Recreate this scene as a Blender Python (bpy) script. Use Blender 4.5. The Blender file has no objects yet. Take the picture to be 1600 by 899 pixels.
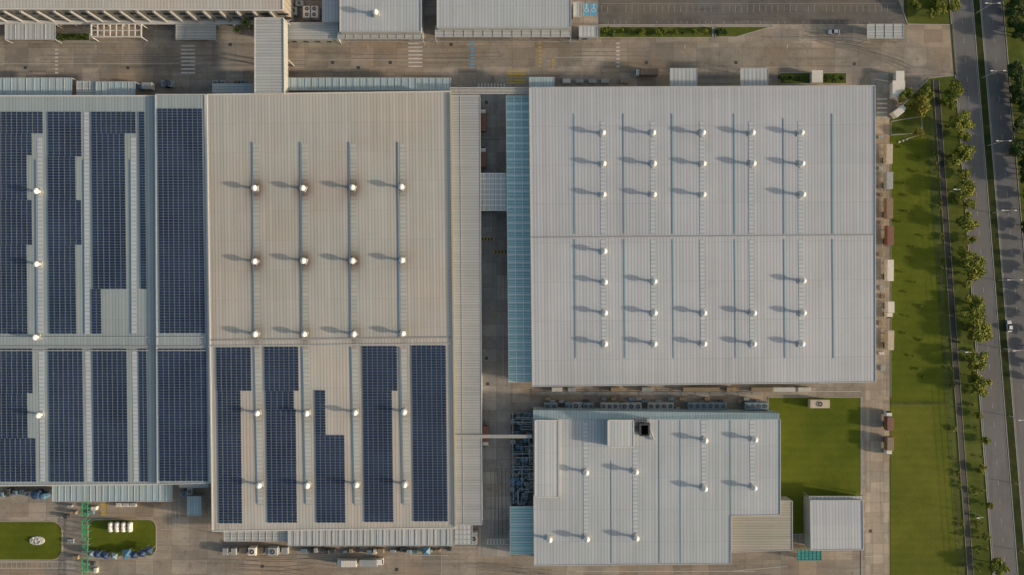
import bpy, math, random
from mathutils import Vector, Matrix
random.seed(7)
S=0.25; H=280.0
scene=bpy.context.scene
COL=scene.collection
def W(x,y,z=0.0):
    k=S*(H-z)/H
    return Vector(((x-800)*k,(449.5-y)*k,z))
def PX(v):
    k=S*(H-v.z)/H
    return 800+v.x/k, 449.5-v.y/k
# ---------------------------------------------------------------- materials
def newmat(name):
    m=bpy.data.materials.new(name); m.use_nodes=True
    nt=m.node_tree; return m,nt,nt.nodes['Principled BSDF']
def setin(nt,sock,v):
    if isinstance(v,bpy.types.NodeSocket): nt.links.new(v,sock)
    else: sock.default_value=v
def M(nt,op,a,b=None,c=None,clamp=False):
    n=nt.nodes.new('ShaderNodeMath'); n.operation=op; n.use_clamp=clamp
    setin(nt,n.inputs[0],a)
    if b is not None: setin(nt,n.inputs[1],b)
    if c is not None: setin(nt,n.inputs[2],c)
    return n.outputs[0]
def MR(nt,v,a,b,c=0.0,d=1.0,smooth=True):
    n=nt.nodes.new('ShaderNodeMapRange'); n.interpolation_type='SMOOTHSTEP' if smooth else 'LINEAR'
    setin(nt,n.inputs[0],v); n.inputs[1].default_value=a; n.inputs[2].default_value=b
    n.inputs[3].default_value=c; n.inputs[4].default_value=d
    return n.outputs[0]
def MIX(nt,f,a,b,blend='MIX'):
    n=nt.nodes.new('ShaderNodeMix'); n.data_type='RGBA'; n.blend_type=blend
    setin(nt,n.inputs[0],f)
    for s,v in ((n.inputs[6],a),(n.inputs[7],b)):
        if isinstance(v,(tuple,list)): v=(v[0],v[1],v[2],1)
        setin(nt,s,v)
    return n.outputs[2]
def SC(nt,col,f):
    n=nt.nodes.new('ShaderNodeVectorMath'); n.operation='SCALE'
    if isinstance(col,(tuple,list)): n.inputs[0].default_value=col[:3]
    else: nt.links.new(col,n.inputs[0])
    setin(nt,n.inputs['Scale'],f); return n.outputs[0]
def NZ(nt,vec,scale,detail=3,rough=0.55,sx=1,sy=1):
    if sx!=1 or sy!=1:
        mp=nt.nodes.new('ShaderNodeMapping'); mp.inputs['Scale'].default_value=(sx,sy,1)
        nt.links.new(vec,mp.inputs[0]); vec=mp.outputs[0]
    n=nt.nodes.new('ShaderNodeTexNoise'); n.inputs['Scale'].default_value=scale
    n.inputs['Detail'].default_value=detail; n.inputs['Roughness'].default_value=rough
    nt.links.new(vec,n.inputs['Vector']); return n.outputs[0]
def BUMP(nt,bsdf,h,st=0.3,dist=0.05):
    n=nt.nodes.new('ShaderNodeBump'); n.inputs['Strength'].default_value=st; n.inputs['Distance'].default_value=dist
    nt.links.new(h,n.inputs['Height']); nt.links.new(n.outputs[0],bsdf.inputs['Normal'])
def simple(name,col,rough=0.6,var=0.25,scale=0.8,metal=0.0,spec=0.5):
    m,nt,b=newmat(name)
    tc=nt.nodes.new('ShaderNodeTexCoord').outputs['Object']
    n1=NZ(nt,tc,scale,4); n2=NZ(nt,tc,scale*7,2)
    f=M(nt,'ADD',M(nt,'MULTIPLY_ADD',n1,var*2,1-var),M(nt,'MULTIPLY_ADD',n2,var*0.6,-var*0.3))
    nt.links.new(SC(nt,col,f),b.inputs['Base Color'])
    b.inputs['Roughness'].default_value=rough; b.inputs['Metallic'].default_value=metal
    b.inputs['Specular IOR Level'].default_value=spec
    return m
def roofmat(name,base,period=1.25,rib=0.22,lap=14.0,dirt=0.22,axis='u',rough=0.45,dirtcol=(0.2,0.18,0.155),tint=0.05,bump=0.15,big=0.30,width=0.30,warmp=0.0):
    m,nt,b=newmat(name)
    uv=nt.nodes.new('ShaderNodeTexCoord').outputs['UV']
    sp=nt.nodes.new('ShaderNodeSeparateXYZ'); nt.links.new(uv,sp.inputs[0])
    u,v=(sp.outputs[0],sp.outputs[1]) if axis=='u' else (sp.outputs[1],sp.outputs[0])
    a=M(nt,'DIVIDE',u,period); fr=M(nt,'FRACT',a)
    d=M(nt,'ABSOLUTE',M(nt,'SUBTRACT',fr,0.5))
    mask=MR(nt,d,0.5-width,0.5)
    idn=M(nt,'FLOOR',a)
    wn=nt.nodes.new('ShaderNodeTexWhiteNoise'); wn.noise_dimensions='1D'; nt.links.new(idn,wn.inputs['W'])
    wide=M(nt,'FLOOR',M(nt,'DIVIDE',a,9.0))
    wl=M(nt,'FLOOR',M(nt,'DIVIDE',v,lap))
    wn2=nt.nodes.new('ShaderNodeTexWhiteNoise'); wn2.noise_dimensions='1D'
    nt.links.new(M(nt,'ADD',M(nt,'MULTIPLY',wl,31.7),wide),wn2.inputs['W'])
    if axis=='u': streak=NZ(nt,uv,1.0,4,0.6,0.9,0.035)
    else: streak=NZ(nt,uv,1.0,4,0.6,0.035,0.9)
    bg=NZ(nt,uv,0.035,5,0.65)
    fine=NZ(nt,uv,1.6,3,0.7)
    br=M(nt,'SUBTRACT',1.0,M(nt,'MULTIPLY',mask,rib))
    br=M(nt,'ADD',br,M(nt,'MULTIPLY_ADD',wn.outputs[0],0.10,-0.05))
    br=M(nt,'ADD',br,M(nt,'MULTIPLY_ADD',wn2.outputs[0],0.05,-0.025))
    br=M(nt,'ADD',br,M(nt,'MULTIPLY_ADD',bg,big,-big/2))
    br=M(nt,'ADD',br,M(nt,'MULTIPLY_ADD',fine,0.18,-0.09))
    fl=M(nt,'FRACT',M(nt,'DIVIDE',v,lap))
    br=M(nt,'SUBTRACT',br,M(nt,'MULTIPLY',M(nt,'LESS_THAN',fl,0.022),0.08))
    tn=MIX(nt,M(nt,'MULTIPLY',wn.outputs[0],tint*2),(base[0]*(1-tint*.5),base[1]*(1+tint*.6),base[2]),(base[0]*1.2,base[1]*0.8,base[2]*0.95))
    if warmp>0:
        wp=NZ(nt,uv,0.022,4,0.6)
        tn=MIX(nt,M(nt,'MULTIPLY',MR(nt,wp,0.40,0.60),warmp),tn,(base[0]*1.08,base[1]*0.96,base[2]*0.88))
    c=SC(nt,tn,br)
    df=M(nt,'MULTIPLY',MR(nt,streak,0.45,0.85),dirt*2,clamp=True)
    c=MIX(nt,df,c,dirtcol)
    at=nt.nodes.new('ShaderNodeAttribute'); at.attribute_name='stain'  # roof stains; on the centre-left hall also a painted warm reflection
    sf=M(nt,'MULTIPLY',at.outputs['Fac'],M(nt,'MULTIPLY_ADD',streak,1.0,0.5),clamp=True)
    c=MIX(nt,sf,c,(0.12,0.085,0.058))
    nt.links.new(c,b.inputs['Base Color'])
    b.inputs['Roughness'].default_value=rough
    b.inputs['Specular IOR Level'].default_value=0.4
    if bump>0: BUMP(nt,b,mask,bump,0.06)
    return m
def concrete(name,base,dark,slab=7.0,stain=0.5,ydir=False,warm=(0.38,0.27,0.165),warmf=.45):
    m,nt,b=newmat(name)
    tc=nt.nodes.new('ShaderNodeTexCoord').outputs['Object']
    sp=nt.nodes.new('ShaderNodeSeparateXYZ'); nt.links.new(tc,sp.inputs[0])
    n1=NZ(nt,tc,0.04,7,0.75); n2=NZ(nt,tc,0.30,6,0.78); n3=NZ(nt,tc,2.5,3,0.7)
    st=NZ(nt,tc,0.16,5,0.7,*( (1.0,0.07) if ydir else (0.07,1.0)))
    s2=NZ(nt,tc,0.8,3,0.6,*( (1.0,0.025) if ydir else (0.025,1.0)))
    c=MIX(nt,MR(nt,n1,0.38,0.62),dark,base)
    dk=(dark[0]*.62,dark[1]*.62,dark[2]*.62)
    c=MIX(nt,M(nt,'MULTIPLY',MR(nt,st,0.5,0.70),0.6),c,dk)
    c=MIX(nt,M(nt,'MULTIPLY',MR(nt,s2,0.55,0.68),0.45),c,dk)
    c=MIX(nt,M(nt,'MULTIPLY',MR(nt,n2,0.53,0.72),stain),c,(dark[0]*0.42,dark[1]*0.38,dark[2]*0.35))
    w=NZ(nt,tc,0.028,6,0.7)
    c=MIX(nt,M(nt,'MULTIPLY',MR(nt,w,0.45,0.62),warmf),c,warm)
    c=SC(nt,c,M(nt,'MULTIPLY_ADD',n3,0.7,0.65))
    if slab:
        l=None
        for k,s in ((0,slab),(1,slab*0.8)):
            fr=M(nt,'FRACT',M(nt,'DIVIDE',sp.outputs[k],s))
            q=M(nt,'LESS_THAN',fr,0.16/s)
            l=q if l is None else M(nt,'MAXIMUM',l,q)
        c=MIX(nt,M(nt,'MULTIPLY',l,0.35),c,(0.07,0.065,0.06))
        cx=M(nt,'FLOOR',M(nt,'DIVIDE',sp.outputs[0],slab)); cy=M(nt,'FLOOR',M(nt,'DIVIDE',sp.outputs[1],slab*0.8))
        wn=nt.nodes.new('ShaderNodeTexWhiteNoise'); wn.noise_dimensions='1D'
        nt.links.new(M(nt,'ADD',M(nt,'MULTIPLY',cx,17.3),cy),wn.inputs['W'])
        c=SC(nt,c,M(nt,'MULTIPLY_ADD',MR(nt,wn.outputs[0],0.3,1.0),0.26,0.88))
    nt.links.new(c,b.inputs['Base Color']); b.inputs['Roughness'].default_value=0.85
    BUMP(nt,b,n3,0.3,0.02)
    return m
def grass(name,a,bc,dry=(0.12,0.10,0.035),dryf=0.35,sc=1.0):
    m,nt,b=newmat(name)
    tc=nt.nodes.new('ShaderNodeTexCoord').outputs['Object']
    n1=NZ(nt,tc,0.05*sc,6,0.65); n2=NZ(nt,tc,0.5*sc,5,0.7); n3=NZ(nt,tc,4,3,0.7)
    c=MIX(nt,MR(nt,n1,0.35,0.65),a,bc)
    c=MIX(nt,M(nt,'MULTIPLY',MR(nt,n2,0.5,0.75),dryf),c,dry)
    mow=nt.nodes.new('ShaderNodeSeparateXYZ'); nt.links.new(tc,mow.inputs[0])
    mw=M(nt,'GREATER_THAN',M(nt,'FRACT',M(nt,'DIVIDE',mow.outputs[1],3.2)),0.5)
    c=SC(nt,c,M(nt,'ADD',M(nt,'MULTIPLY_ADD',n3,0.9,0.5),M(nt,'MULTIPLY',mw,0.05)))
    nt.links.new(c,b.inputs['Base Color']); b.inputs['Roughness'].default_value=0.95
    b.inputs['Specular IOR Level'].default_value=0.1
    BUMP(nt,b,n3,0.6,0.08)
    return m
def solarmat():
    m,nt,b=newmat('solar_glass')
    uv=nt.nodes.new('ShaderNodeTexCoord').outputs['UV']
    sp=nt.nodes.new('ShaderNodeSeparateXYZ'); nt.links.new(uv,sp.inputs[0])
    l=None
    for k,n in ((0,2.0),(1,1.0)):
        fr=M(nt,'FRACT',M(nt,'MULTIPLY',sp.outputs[k],n))
        q=M(nt,'GREATER_THAN',M(nt,'ABSOLUTE',M(nt,'SUBTRACT',fr,0.5)),0.45)
        l=q if l is None else M(nt,'MAXIMUM',l,q)
    tc=nt.nodes.new('ShaderNodeTexCoord').outputs['Object']
    n1=NZ(nt,tc,0.07,4,.65); n2=NZ(nt,tc,0.7,2)
    c=MIX(nt,MR(nt,n1,.3,.7),(0.006,0.020,0.060),(0.022,0.046,0.108))
    c=SC(nt,c,M(nt,'MULTIPLY_ADD',n2,1.1,0.45))
    c=MIX(nt,M(nt,'MULTIPLY',l,0.38),c,(0.20,0.26,0.34))
    nt.links.new(c,b.inputs['Base Color']); b.inputs['Roughness'].default_value=0.3
    return m
def leafmat(name,a,bc):
    m,nt,b=newmat(name)
    tc=nt.nodes.new('ShaderNodeTexCoord').outputs['Object']
    n=NZ(nt,tc,1.3,3); 
    nt.links.new(MIX(nt,MR(nt,n,0.35,0.65),a,bc),b.inputs['Base Color'])
    b.inputs['Roughness'].default_value=0.7; b.inputs['Specular IOR Level'].default_value=0.2
    return m
m_roofA=roofmat('metal_roof_cool',(0.53,0.54,0.60),1.2,0.26,14.6,0.08,warmp=.10)
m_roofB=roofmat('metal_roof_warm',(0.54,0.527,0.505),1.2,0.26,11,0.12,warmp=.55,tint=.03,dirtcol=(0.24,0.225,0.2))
m_roofC=roofmat('metal_roof_grey',(0.37,0.42,0.455),1.2,0.24,12,0.14)
m_roofD=roofmat('metal_roof_blue_grey',(0.50,0.52,0.57),1.2,0.24,12,0.12)
m_roofR=roofmat('raised_roof_sheet',(0.58,0.60,0.64),1.2,0.30,12,0.08)
m_lean=roofmat('lean_to_sheet',(0.41,0.42,0.445),1.0,0.28,13,0.2,axis='v')
m_annex=roofmat('annex_sheet_beige',(0.42,0.385,0.34),1.0,0.3,9,0.2,axis='v')
m_white=roofmat('canopy_sheet_white',(0.54,0.56,0.59),1.5,0.35,6,0.2)
m_link=roofmat('link_sheet_grey',(0.45,0.49,0.52),1.5,0.25,3.5,0.2)
m_whiteV=roofmat('canopy_sheet_crosswise',(0.48,0.49,0.51),1.1,0.3,6,0.25,axis='v')
m_teal=roofmat('translucent_teal_sheet',(0.44,0.65,0.67),1.0,0.4,3.0,0.15,axis='v',dirtcol=(.25,.32,.32))
m_blue=roofmat('canopy_sheet_pale_blue',(0.42,0.52,0.57),1.1,0.25,5,0.2)
m_strip=roofmat('skylight_sheet',(0.53,0.56,0.62),1.5,0.34,9,0.15,axis='v',bump=0.2,width=0.22)
m_stripB=roofmat('skylight_sheet_warm',(0.54,0.535,0.525),1.5,0.25,9,0.15,axis='v',bump=0.2,width=0.22)
m_conduit=simple('conduit_blue_grey',(0.22,0.36,0.42),0.5,0.15)
m_conduitB=simple('conduit_grey_blue',(0.14,0.22,0.31),0.5,0.15)
m_trim=simple('white_trim',(0.62,0.61,0.59),0.5,0.15)
m_white_steel=simple('white_steel',(0.80,0.82,0.82),0.5,0.1)
m_dtrim=simple('grey_trim',(0.30,0.31,0.32),0.6,0.2)
m_mtrim=simple('mid_grey_trim',(0.45,0.46,0.47),0.6,0.2)
m_yel=simple('yellow_paint',(0.50,0.38,0.12),0.6,0.2)
m_wall=roofmat('wall_cladding',(0.42,0.42,0.41),0.9,0.2,60,0.2)
m_wallw=roofmat('wall_cladding_warm',(0.36,0.32,0.28),2.2,0.3,60,0.3)
m_glass=simple('dark_glass',(0.03,0.04,0.05),0.15,0.2)
m_solar=solarmat()
m_frame=simple('aluminium_frame',(0.30,0.32,0.35),0.4,0.1)
m_vent=simple('ventilator_white',(0.84,0.84,0.83),0.35,0.06)
m_ventb=simple('ventilator_flashing',(0.40,0.40,0.40),0.5,0.2)
m_conc=concrete('yard_concrete',(0.375,0.33,0.28),(0.25,0.223,0.193),7.0,0.65)
m_yroad=concrete('yard_road_concrete',(0.37,0.33,0.28),(0.23,0.206,0.178),9.0,0.6)
m_road=concrete('asphalt_road',(0.15,0.153,0.165),(0.115,0.118,0.128),0,0.25,ydir=True,warm=(0.15,0.145,0.135))
m_park=concrete('parking_asphalt',(0.15,0.145,0.14),(0.085,0.082,0.08),0,0.5,warm=(0.2,0.16,0.12))
m_path=concrete('path_concrete',(0.43,0.37,0.30),(0.31,0.27,0.23),5.0,0.35,ydir=True)
m_alley=concrete('alley_concrete',(0.40,0.375,0.345),(0.28,0.265,0.25),6.0,0.6,ydir=True,warm=(.34,.29,.23))
m_kerb=simple('kerb_concrete',(0.36,0.34,0.31),0.8,0.25)
m_lawn=grass('lawn_grass',(0.088,0.118,0.012),(0.128,0.155,0.018),dry=(0.165,0.145,0.04),dryf=0.35)
m_lawn2=grass('lawn_grass_sunny',(0.108,0.132,0.018),(0.15,0.162,0.025),dry=(.18,.155,.05),dryf=0.45)  # lighter copy of the lawn grass, sunlit look put into the colour
m_verge=grass('verge_grass',(0.07,0.10,0.018),(0.12,0.145,0.03),dry=(0.17,0.145,0.07),dryf=0.45,sc=2)
m_earth=grass('field_grass',(0.05,0.07,0.02),(0.09,0.09,0.035),dryf=0.5)
m_mark=simple('white_road_paint',(0.58,0.57,0.54),0.7,0.4,0.6)
m_markR=simple('worn_lane_paint',(0.38,0.38,0.37),0.7,0.4,0.6)
m_markY=simple('yellow_road_paint',(0.50,0.36,0.08),0.7,0.3,0.6)
m_markB=simple('blue_road_paint',(0.10,0.36,0.60),0.7,0.2,0.6)
m_green=simple('green_frame_paint',(0.03,0.36,0.13),0.6,0.25,0.6)
m_black=simple('black_rubber',(0.02,0.02,0.02),0.8,0.2)
m_opening=simple('opening_black',(0.008,0.008,0.008),0.95,0.2,spec=.1)
m_dark=simple('dark_steel',(0.06,0.065,0.07),0.5,0.3)
m_ditch=simple('ditch_shade',(0.030,0.030,0.024),0.5,0.3)  # flat strip; the shade inside the ditch is put into its dark colour
m_bark=simple('tree_bark',(0.13,0.10,0.07),0.9,0.3,3)
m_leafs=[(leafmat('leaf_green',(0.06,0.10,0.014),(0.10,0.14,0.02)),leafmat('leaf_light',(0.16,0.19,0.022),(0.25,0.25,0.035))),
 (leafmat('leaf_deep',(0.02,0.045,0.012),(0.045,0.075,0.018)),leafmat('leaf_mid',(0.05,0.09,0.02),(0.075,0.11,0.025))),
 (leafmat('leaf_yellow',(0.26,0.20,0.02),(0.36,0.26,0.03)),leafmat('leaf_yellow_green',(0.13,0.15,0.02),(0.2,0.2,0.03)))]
m_carw=simple('white_car_paint',(0.78,0.78,0.77),0.25,0.04)
m_red=simple('container_red_brown',(0.20,0.095,0.07),0.6,0.35)
m_brown=simple('container_brown',(0.25,0.18,0.125),0.6,0.35)
m_cream=simple('container_cream',(0.52,0.45,0.36),0.6,0.25)
m_cwhite=simple('container_white',(0.70,0.67,0.62),0.5,0.15)
m_tank=simple('tank_blue',(0.10,0.22,0.34),0.4,0.2)
m_unit=simple('unit_grey',(0.36,0.38,0.39),0.5,0.25)
m_unitb=simple('unit_blue_grey',(0.18,0.26,0.32),0.5,0.2)
m_navy=simple('tent_navy',(0.035,0.07,0.16),0.7,0.2)
m_tealpaint=simple('scaffold_green',(0.05,0.30,0.27),0.5,0.3)
m_box=simple('crate_tan',(0.33,0.26,0.18),0.8,0.3)
# ---------------------------------------------------------------- mesh builder
class MB:
    def __init__(s): s.v=[];s.f=[];s.m=[];s.uv={}
    def quad(s,a,b,c,d,mi=0,uv=None):
        i=len(s.v); s.v+= [Vector(a),Vector(b),Vector(c),Vector(d)]; s.f.append((i,i+1,i+2,i+3)); s.m.append(mi)
        if uv: s.uv[len(s.f)-1]=uv
    def poly(s,pts,mi=0):
        i=len(s.v); s.v+=[Vector(p) for p in pts]; s.f.append(tuple(range(i,i+len(pts)))); s.m.append(mi)
    def hexa(s,bt,tp,mi=0,mt=None):
        i=len(s.v); s.v+=[Vector(p) for p in bt]+[Vector(p) for p in tp]
        n=len(bt)
        s.f.append(tuple(range(i+n,i+2*n))); s.m.append(mi if mt is None else mt)
        s.f.append(tuple(reversed(range(i,i+n)))); s.m.append(mi)
        for k in range(n):
            k2=(k+1)%n
            s.f.append((i+k,i+k2,i+n+k2,i+n+k)); s.m.append(mi)
    def box(s,x0,y0,z0,x1,y1,z1,mi=0,mt=None,ch=0.0):
        if ch>0:
            zc=z1-ch
            s.hexa([(x0,y0,z0),(x1,y0,z0),(x1,y1,z0),(x0,y1,z0)],[(x0,y0,zc),(x1,y0,zc),(x1,y1,zc),(x0,y1,zc)],mi)
            s.hexa([(x0,y0,zc),(x1,y0,zc),(x1,y1,zc),(x0,y1,zc)],[(x0+ch,y0+ch,z1),(x1-ch,y0+ch,z1),(x1-ch,y1-ch,z1),(x0+ch,y1-ch,z1)],mi,mt)
        else:
            s.hexa([(x0,y0,z0),(x1,y0,z0),(x1,y1,z0),(x0,y1,z0)],[(x0,y0,z1),(x1,y0,z1),(x1,y1,z1),(x0,y1,z1)],mi,mt)
    def prism(s,px,z0,z1,mi=0,mt=None):
        tp=[W(x,y,z1) for x,y in px][::-1]; bt=[Vector((p.x,p.y,z0)) for p in tp]
        s.hexa(bt,tp,mi,mt)
    def pbox(s,x0,y0,x1,y1,z0,z1,mi=0,mt=None): s.prism([(x0,y0),(x1,y0),(x1,y1),(x0,y1)],z0,z1,mi,mt)
    def beam(s,p,q,w,h,mi=0,v0=0):
        p=Vector(p);q=Vector(q); d=(q-p); 
        if d.length<1e-5: return
        d.normalize(); sd=Vector((d.y,-d.x,0))
        if sd.length<1e-4: sd=Vector((1,0,0))
        sd.normalize(); sd*=w/2; up=sd.cross(d); 
        if up.z<0: up=-up
        up.normalize(); up*=h
        L=(q-p).length
        s.hexa([p-sd,p+sd,q+sd,q-sd],[p-sd+up,p+sd+up,q+sd+up,q-sd+up],mi)
        k=len(s.f)-6
        s.uv[k]=[(0,v0),(w,v0),(w,v0+L),(0,v0+L)]
    def tube(s,p,q,r0,r1=None,n=10,mi=0,caps=True):
        p=Vector(p);q=Vector(q); r1=r0 if r1 is None else r1
        d=(q-p).normalized(); a=d.orthogonal().normalized(); b=d.cross(a)
        i=len(s.v)
        for c,r in ((p,r0),(q,r1)):
            for k in range(n):
                t=2*math.pi*k/n; s.v.append(c+a*(r*math.cos(t))+b*(r*math.sin(t)))
        for k in range(n):
            k2=(k+1)%n; s.f.append((i+k,i+k2,i+n+k2,i+n+k)); s.m.append(mi)
        if caps:
            s.f.append(tuple(reversed(range(i,i+n)))); s.m.append(mi)
            s.f.append(tuple(range(i+n,i+2*n))); s.m.append(mi)
    def lathe(s,prof,n,mi=0,fin=0.0,c=(0,0,0)):
        i=len(s.v); c=Vector(c)
        for j,(r,z) in enumerate(prof):
            for k in range(n):
                t=2*math.pi*k/n; rr=r*(1-fin*(k%2)) if 0<j<len(prof)-1 else r
                s.v.append(c+Vector((rr*math.cos(t),rr*math.sin(t),z)))
        for j in range(len(prof)-1):
            for k in range(n):
                k2=(k+1)%n; s.f.append((i+j*n+k,i+j*n+k2,i+(j+1)*n+k2,i+(j+1)*n+k)); s.m.append(mi)
        s.f.append(tuple(range(i+(len(prof)-1)*n,i+len(prof)*n))); s.m.append(mi)
    def grid(s,a,b,c,d,nu,nv,mi=0,u0=0,v0=0):
        a,b,c,d=map(Vector,(a,b,c,d)); wu=(b-a).length; wv=(d-a).length
        i=len(s.v)
        for j in range(nv+1):
            t=j/nv; L=a.lerp(d,t); R=b.lerp(c,t)
            for k in range(nu+1): s.v.append(L.lerp(R,k/nu))
        for j in range(nv):
            for k in range(nu):
                q=i+j*(nu+1)+k
                s.f.append((q+nu+1,q+nu+2,q+1,q)); s.m.append(mi)
                U0=u0+wu*k/nu;U1=u0+wu*(k+1)/nu;V0=v0+wv*j/nv;V1=v0+wv*(j+1)/nv
                s.uv[len(s.f)-1]=[(U0,V1),(U1,V1),(U1,V0),(U0,V0)]
    def obj(s,name,mats,parent=None,origin=None,attr=None,smooth=False):
        o=Vector(origin) if origin is not None else (Vector(parent['_o']) if parent is not None else Vector((0,0,0)))
        me=bpy.data.meshes.new(name)
        me.from_pydata([tuple(p-o) for p in s.v],[],s.f)
        if not isinstance(mats,(list,tuple)): mats=[mats]
        for m in mats: me.materials.append(m)
        me.polygons.foreach_set('material_index',s.m)
        ul=me.uv_layers.new(name='UVMap')
        data=[0.0]*(len(me.loops)*2)
        for p in me.polygons:
            uv=s.uv.get(p.index)
            n=p.normal
            for k,li in enumerate(p.loop_indices):
                if uv: u=uv[k]
                else:
                    co=s.v[me.loops[li].vertex_index]
                    if abs(n.z)>0.5: u=(co.x,co.y)
                    elif abs(n.x)>abs(n.y): u=(co.y,co.z)
                    else: u=(co.x,co.z)
                data[li*2]=u[0];data[li*2+1]=u[1]
        ul.data.foreach_set('uv',data)
        if attr:
            at=me.attributes.new('stain','FLOAT','POINT')
            at.data.foreach_set('value',[attr(p) for p in s.v])
        if smooth: me.polygons.foreach_set('use_smooth',[True]*len(me.polygons))
        me.update()
        ob=bpy.data.objects.new(name,me); COL.objects.link(ob)
        if parent is not None:
            ob.parent=parent; ob['_o']=tuple(parent['_o'])
        else:
            ob.location=o; ob['_o']=tuple(o)
        return ob
def tag(o,label,cat,group=None):
    o['label']=label;o['category']=cat
    if group:o['group']=group
    return o
def thing(name,label,cat,loc=(0,0,0),group=None):
    e=bpy.data.objects.new(name,None); COL.objects.link(e); e.location=loc; e['_o']=tuple(loc); e.empty_display_size=0.5
    return tag(e,label,cat,group)
def struct(o): o['kind']='structure'; return o
def sheet(name,px,z,mat):
    mb=MB(); mb.poly([W(x,y,0)+Vector((0,0,z)) for x,y in px][::-1]); return struct(mb.obj(name,mat))
# ---------------------------------------------------------------- ground
g=MB(); g.grid((-1500,1500,0),(1500,1500,0),(1500,-1500,0),(-1500,-1500,0),4,4)
struct(g.obj('ground',m_earth))
sheet('concrete_yard',[(-400,-250),(1412,-250),(1412,38),(1484,40),(1490,118),(1452,122),(1390,185),(1390,1150),(-400,1150)],0.03,m_conc)
sheet('yard_road',[(-400,67),(1486,67),(1489,107),(-400,107)],0.045,m_yroad)
sheet('parking_lot',[(935,-250),(1402,-250),(1405,2),(1418,38),(935,38)],0.05,m_park)
sheet('concrete_path',[(1352,132),(1389,132),(1389,1150),(1352,1150)],0.045,m_path)
sheet('alley_pavement',[(748,145),(797,145),(797,870),(748,870)],0.045,m_alley)
def rl(y): return 1484+0.0755*y
def ml(y): return 1519+0.079*y
def mr(y): return 1531+0.081*y
def rr(y): return 1566+0.084*y
Y0,Y1=-500,1500
sheet('verge',[(1452,122),(1484,118),(rl(118),118),(rl(Y1),Y1),(1470+0.07*Y1,Y1),(1390,Y1),(1390,185)],0.02,m_verge)
sheet('verge',[(1412,-250),(rl(-250),-250),(rl(38),38),(1418,37)],0.035,m_verge)
sheet('road',[(rl(Y0),Y0),(ml(Y0),Y0),(ml(Y1),Y1),(rl(Y1),Y1)],0.05,m_road)
sheet('road',[(mr(Y0),Y0),(rr(Y0),Y0),(rr(Y1),Y1),(mr(Y1),Y1)],0.05,m_road)
sheet('road_median',[(ml(Y0)+1,Y0),(mr(Y0)-1,Y0),(mr(Y1)-1,Y1),(ml(Y1)+1,Y1)],0.16,grass('median_grass',(0.02,0.035,0.012),(0.05,0.065,0.02),dryf=0.4,sc=3))
sheet('verge',[(rr(Y0),Y0),(1800,Y0),(1900,Y1),(rr(Y1),Y1)],0.03,m_verge)
k=MB()
for fn,dx in ((rl,-0.7),(ml,0.3),(mr,-0.3),(rr,0.7)):
    for yy in range(-300,1200,100):
        if fn is rl and yy==0:
            k.beam(W(fn(0)+dx,0),W(fn(38)+dx,38),0.25,0.17); continue
        if fn is rl and yy==100: k.beam(W(fn(118)+dx,118),W(fn(200)+dx,200),0.25,0.17); continue
        k.beam(W(fn(yy)+dx,yy),W(fn(yy+100)+dx,yy+100),0.25,0.17)
for a,b in (((1402,-100),(1405,2)),((1405,2),(1418,38)),((935,39),(1205,39)),((1205,39),(1208,41)),((445,65),(905,65)),((0,66),(397,66)),((1418,38),(1484,39)),((1452,122),(1390,185)),((1490,118),(1452,122)),((800,628),(1198,628)),((1346,620),(1346,899))):
    k.beam(W(*a),W(*b),0.35,0.15)
struct(k.obj('kerb',m_kerb))
d=MB()
def dx(y): return 1462+0.07*(y-125)
d2=MB()
for yy in range(125,1200,75):
    a,b=W(dx(yy),yy),W(dx(yy+75),yy+75)
    d.beam(a+Vector((0,0,.09)),b+Vector((0,0,.09)),2.0,0.03)
    for s in (-1,1): d2.beam(a+Vector((s*1.15,0,0)),b+Vector((s*1.15,0,0)),0.25,0.2)
struct(d.obj('drainage_ditch',m_ditch)); struct(d2.obj('ditch_edge',simple('ditch_edge_concrete',(0.24,0.215,0.17),.9,.4)))
def rounded(x0,y0,x1,y1,r,n=5):
    pts=[]
    for cx,cy,a0 in ((x1-r,y0+r,-90),(x1-r,y1-r,0),(x0+r,y1-r,90),(x0+r,y0+r,180)):
        for k in range(n+1):
            a=math.radians(a0+90*k/n); pts.append((cx+r*math.cos(a),cy+r*math.sin(a)))
    return pts
def lawn(px,mat=m_lawn,kerb=True):
    sheet('lawn',px,0.08,mat)
    if kerb:
        kb=MB()
        for i in range(len(px)): kb.beam(W(*px[i]),W(*px[(i+1)%len(px)]),0.28,0.14)
        struct(kb.obj('kerb',m_kerb))
lawn([(1391,215),(1446,212),(1477,628),(1391,629)],m_lawn,False)
lawn([(1391,633),(1479,632),(1514,1100),(1391,1100)],m_lawn2,False)
lawn([(1200,621),(1345,621),(1345,835),(1200,835)],m_lawn)
lawn(rounded(-60,815,97,875,16),m_lawn); lawn(rounded(138,812,244,869,12),m_lawn)
lawn([(937,42),(1113,42),(1113,59),(937,59)],m_verge); lawn([(1118,42),(1205,42),(1150,58),(1118,58)],m_verge)
lawn([(88,52),(140,52),(140,64),(88,64)],m_verge); lawn([(1218,114),(1322,114),(1322,131),(1218,131)],m_verge)
lawn([(1392,190),(1440,182),(1441,208),(1392,211)],m_verge)
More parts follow.
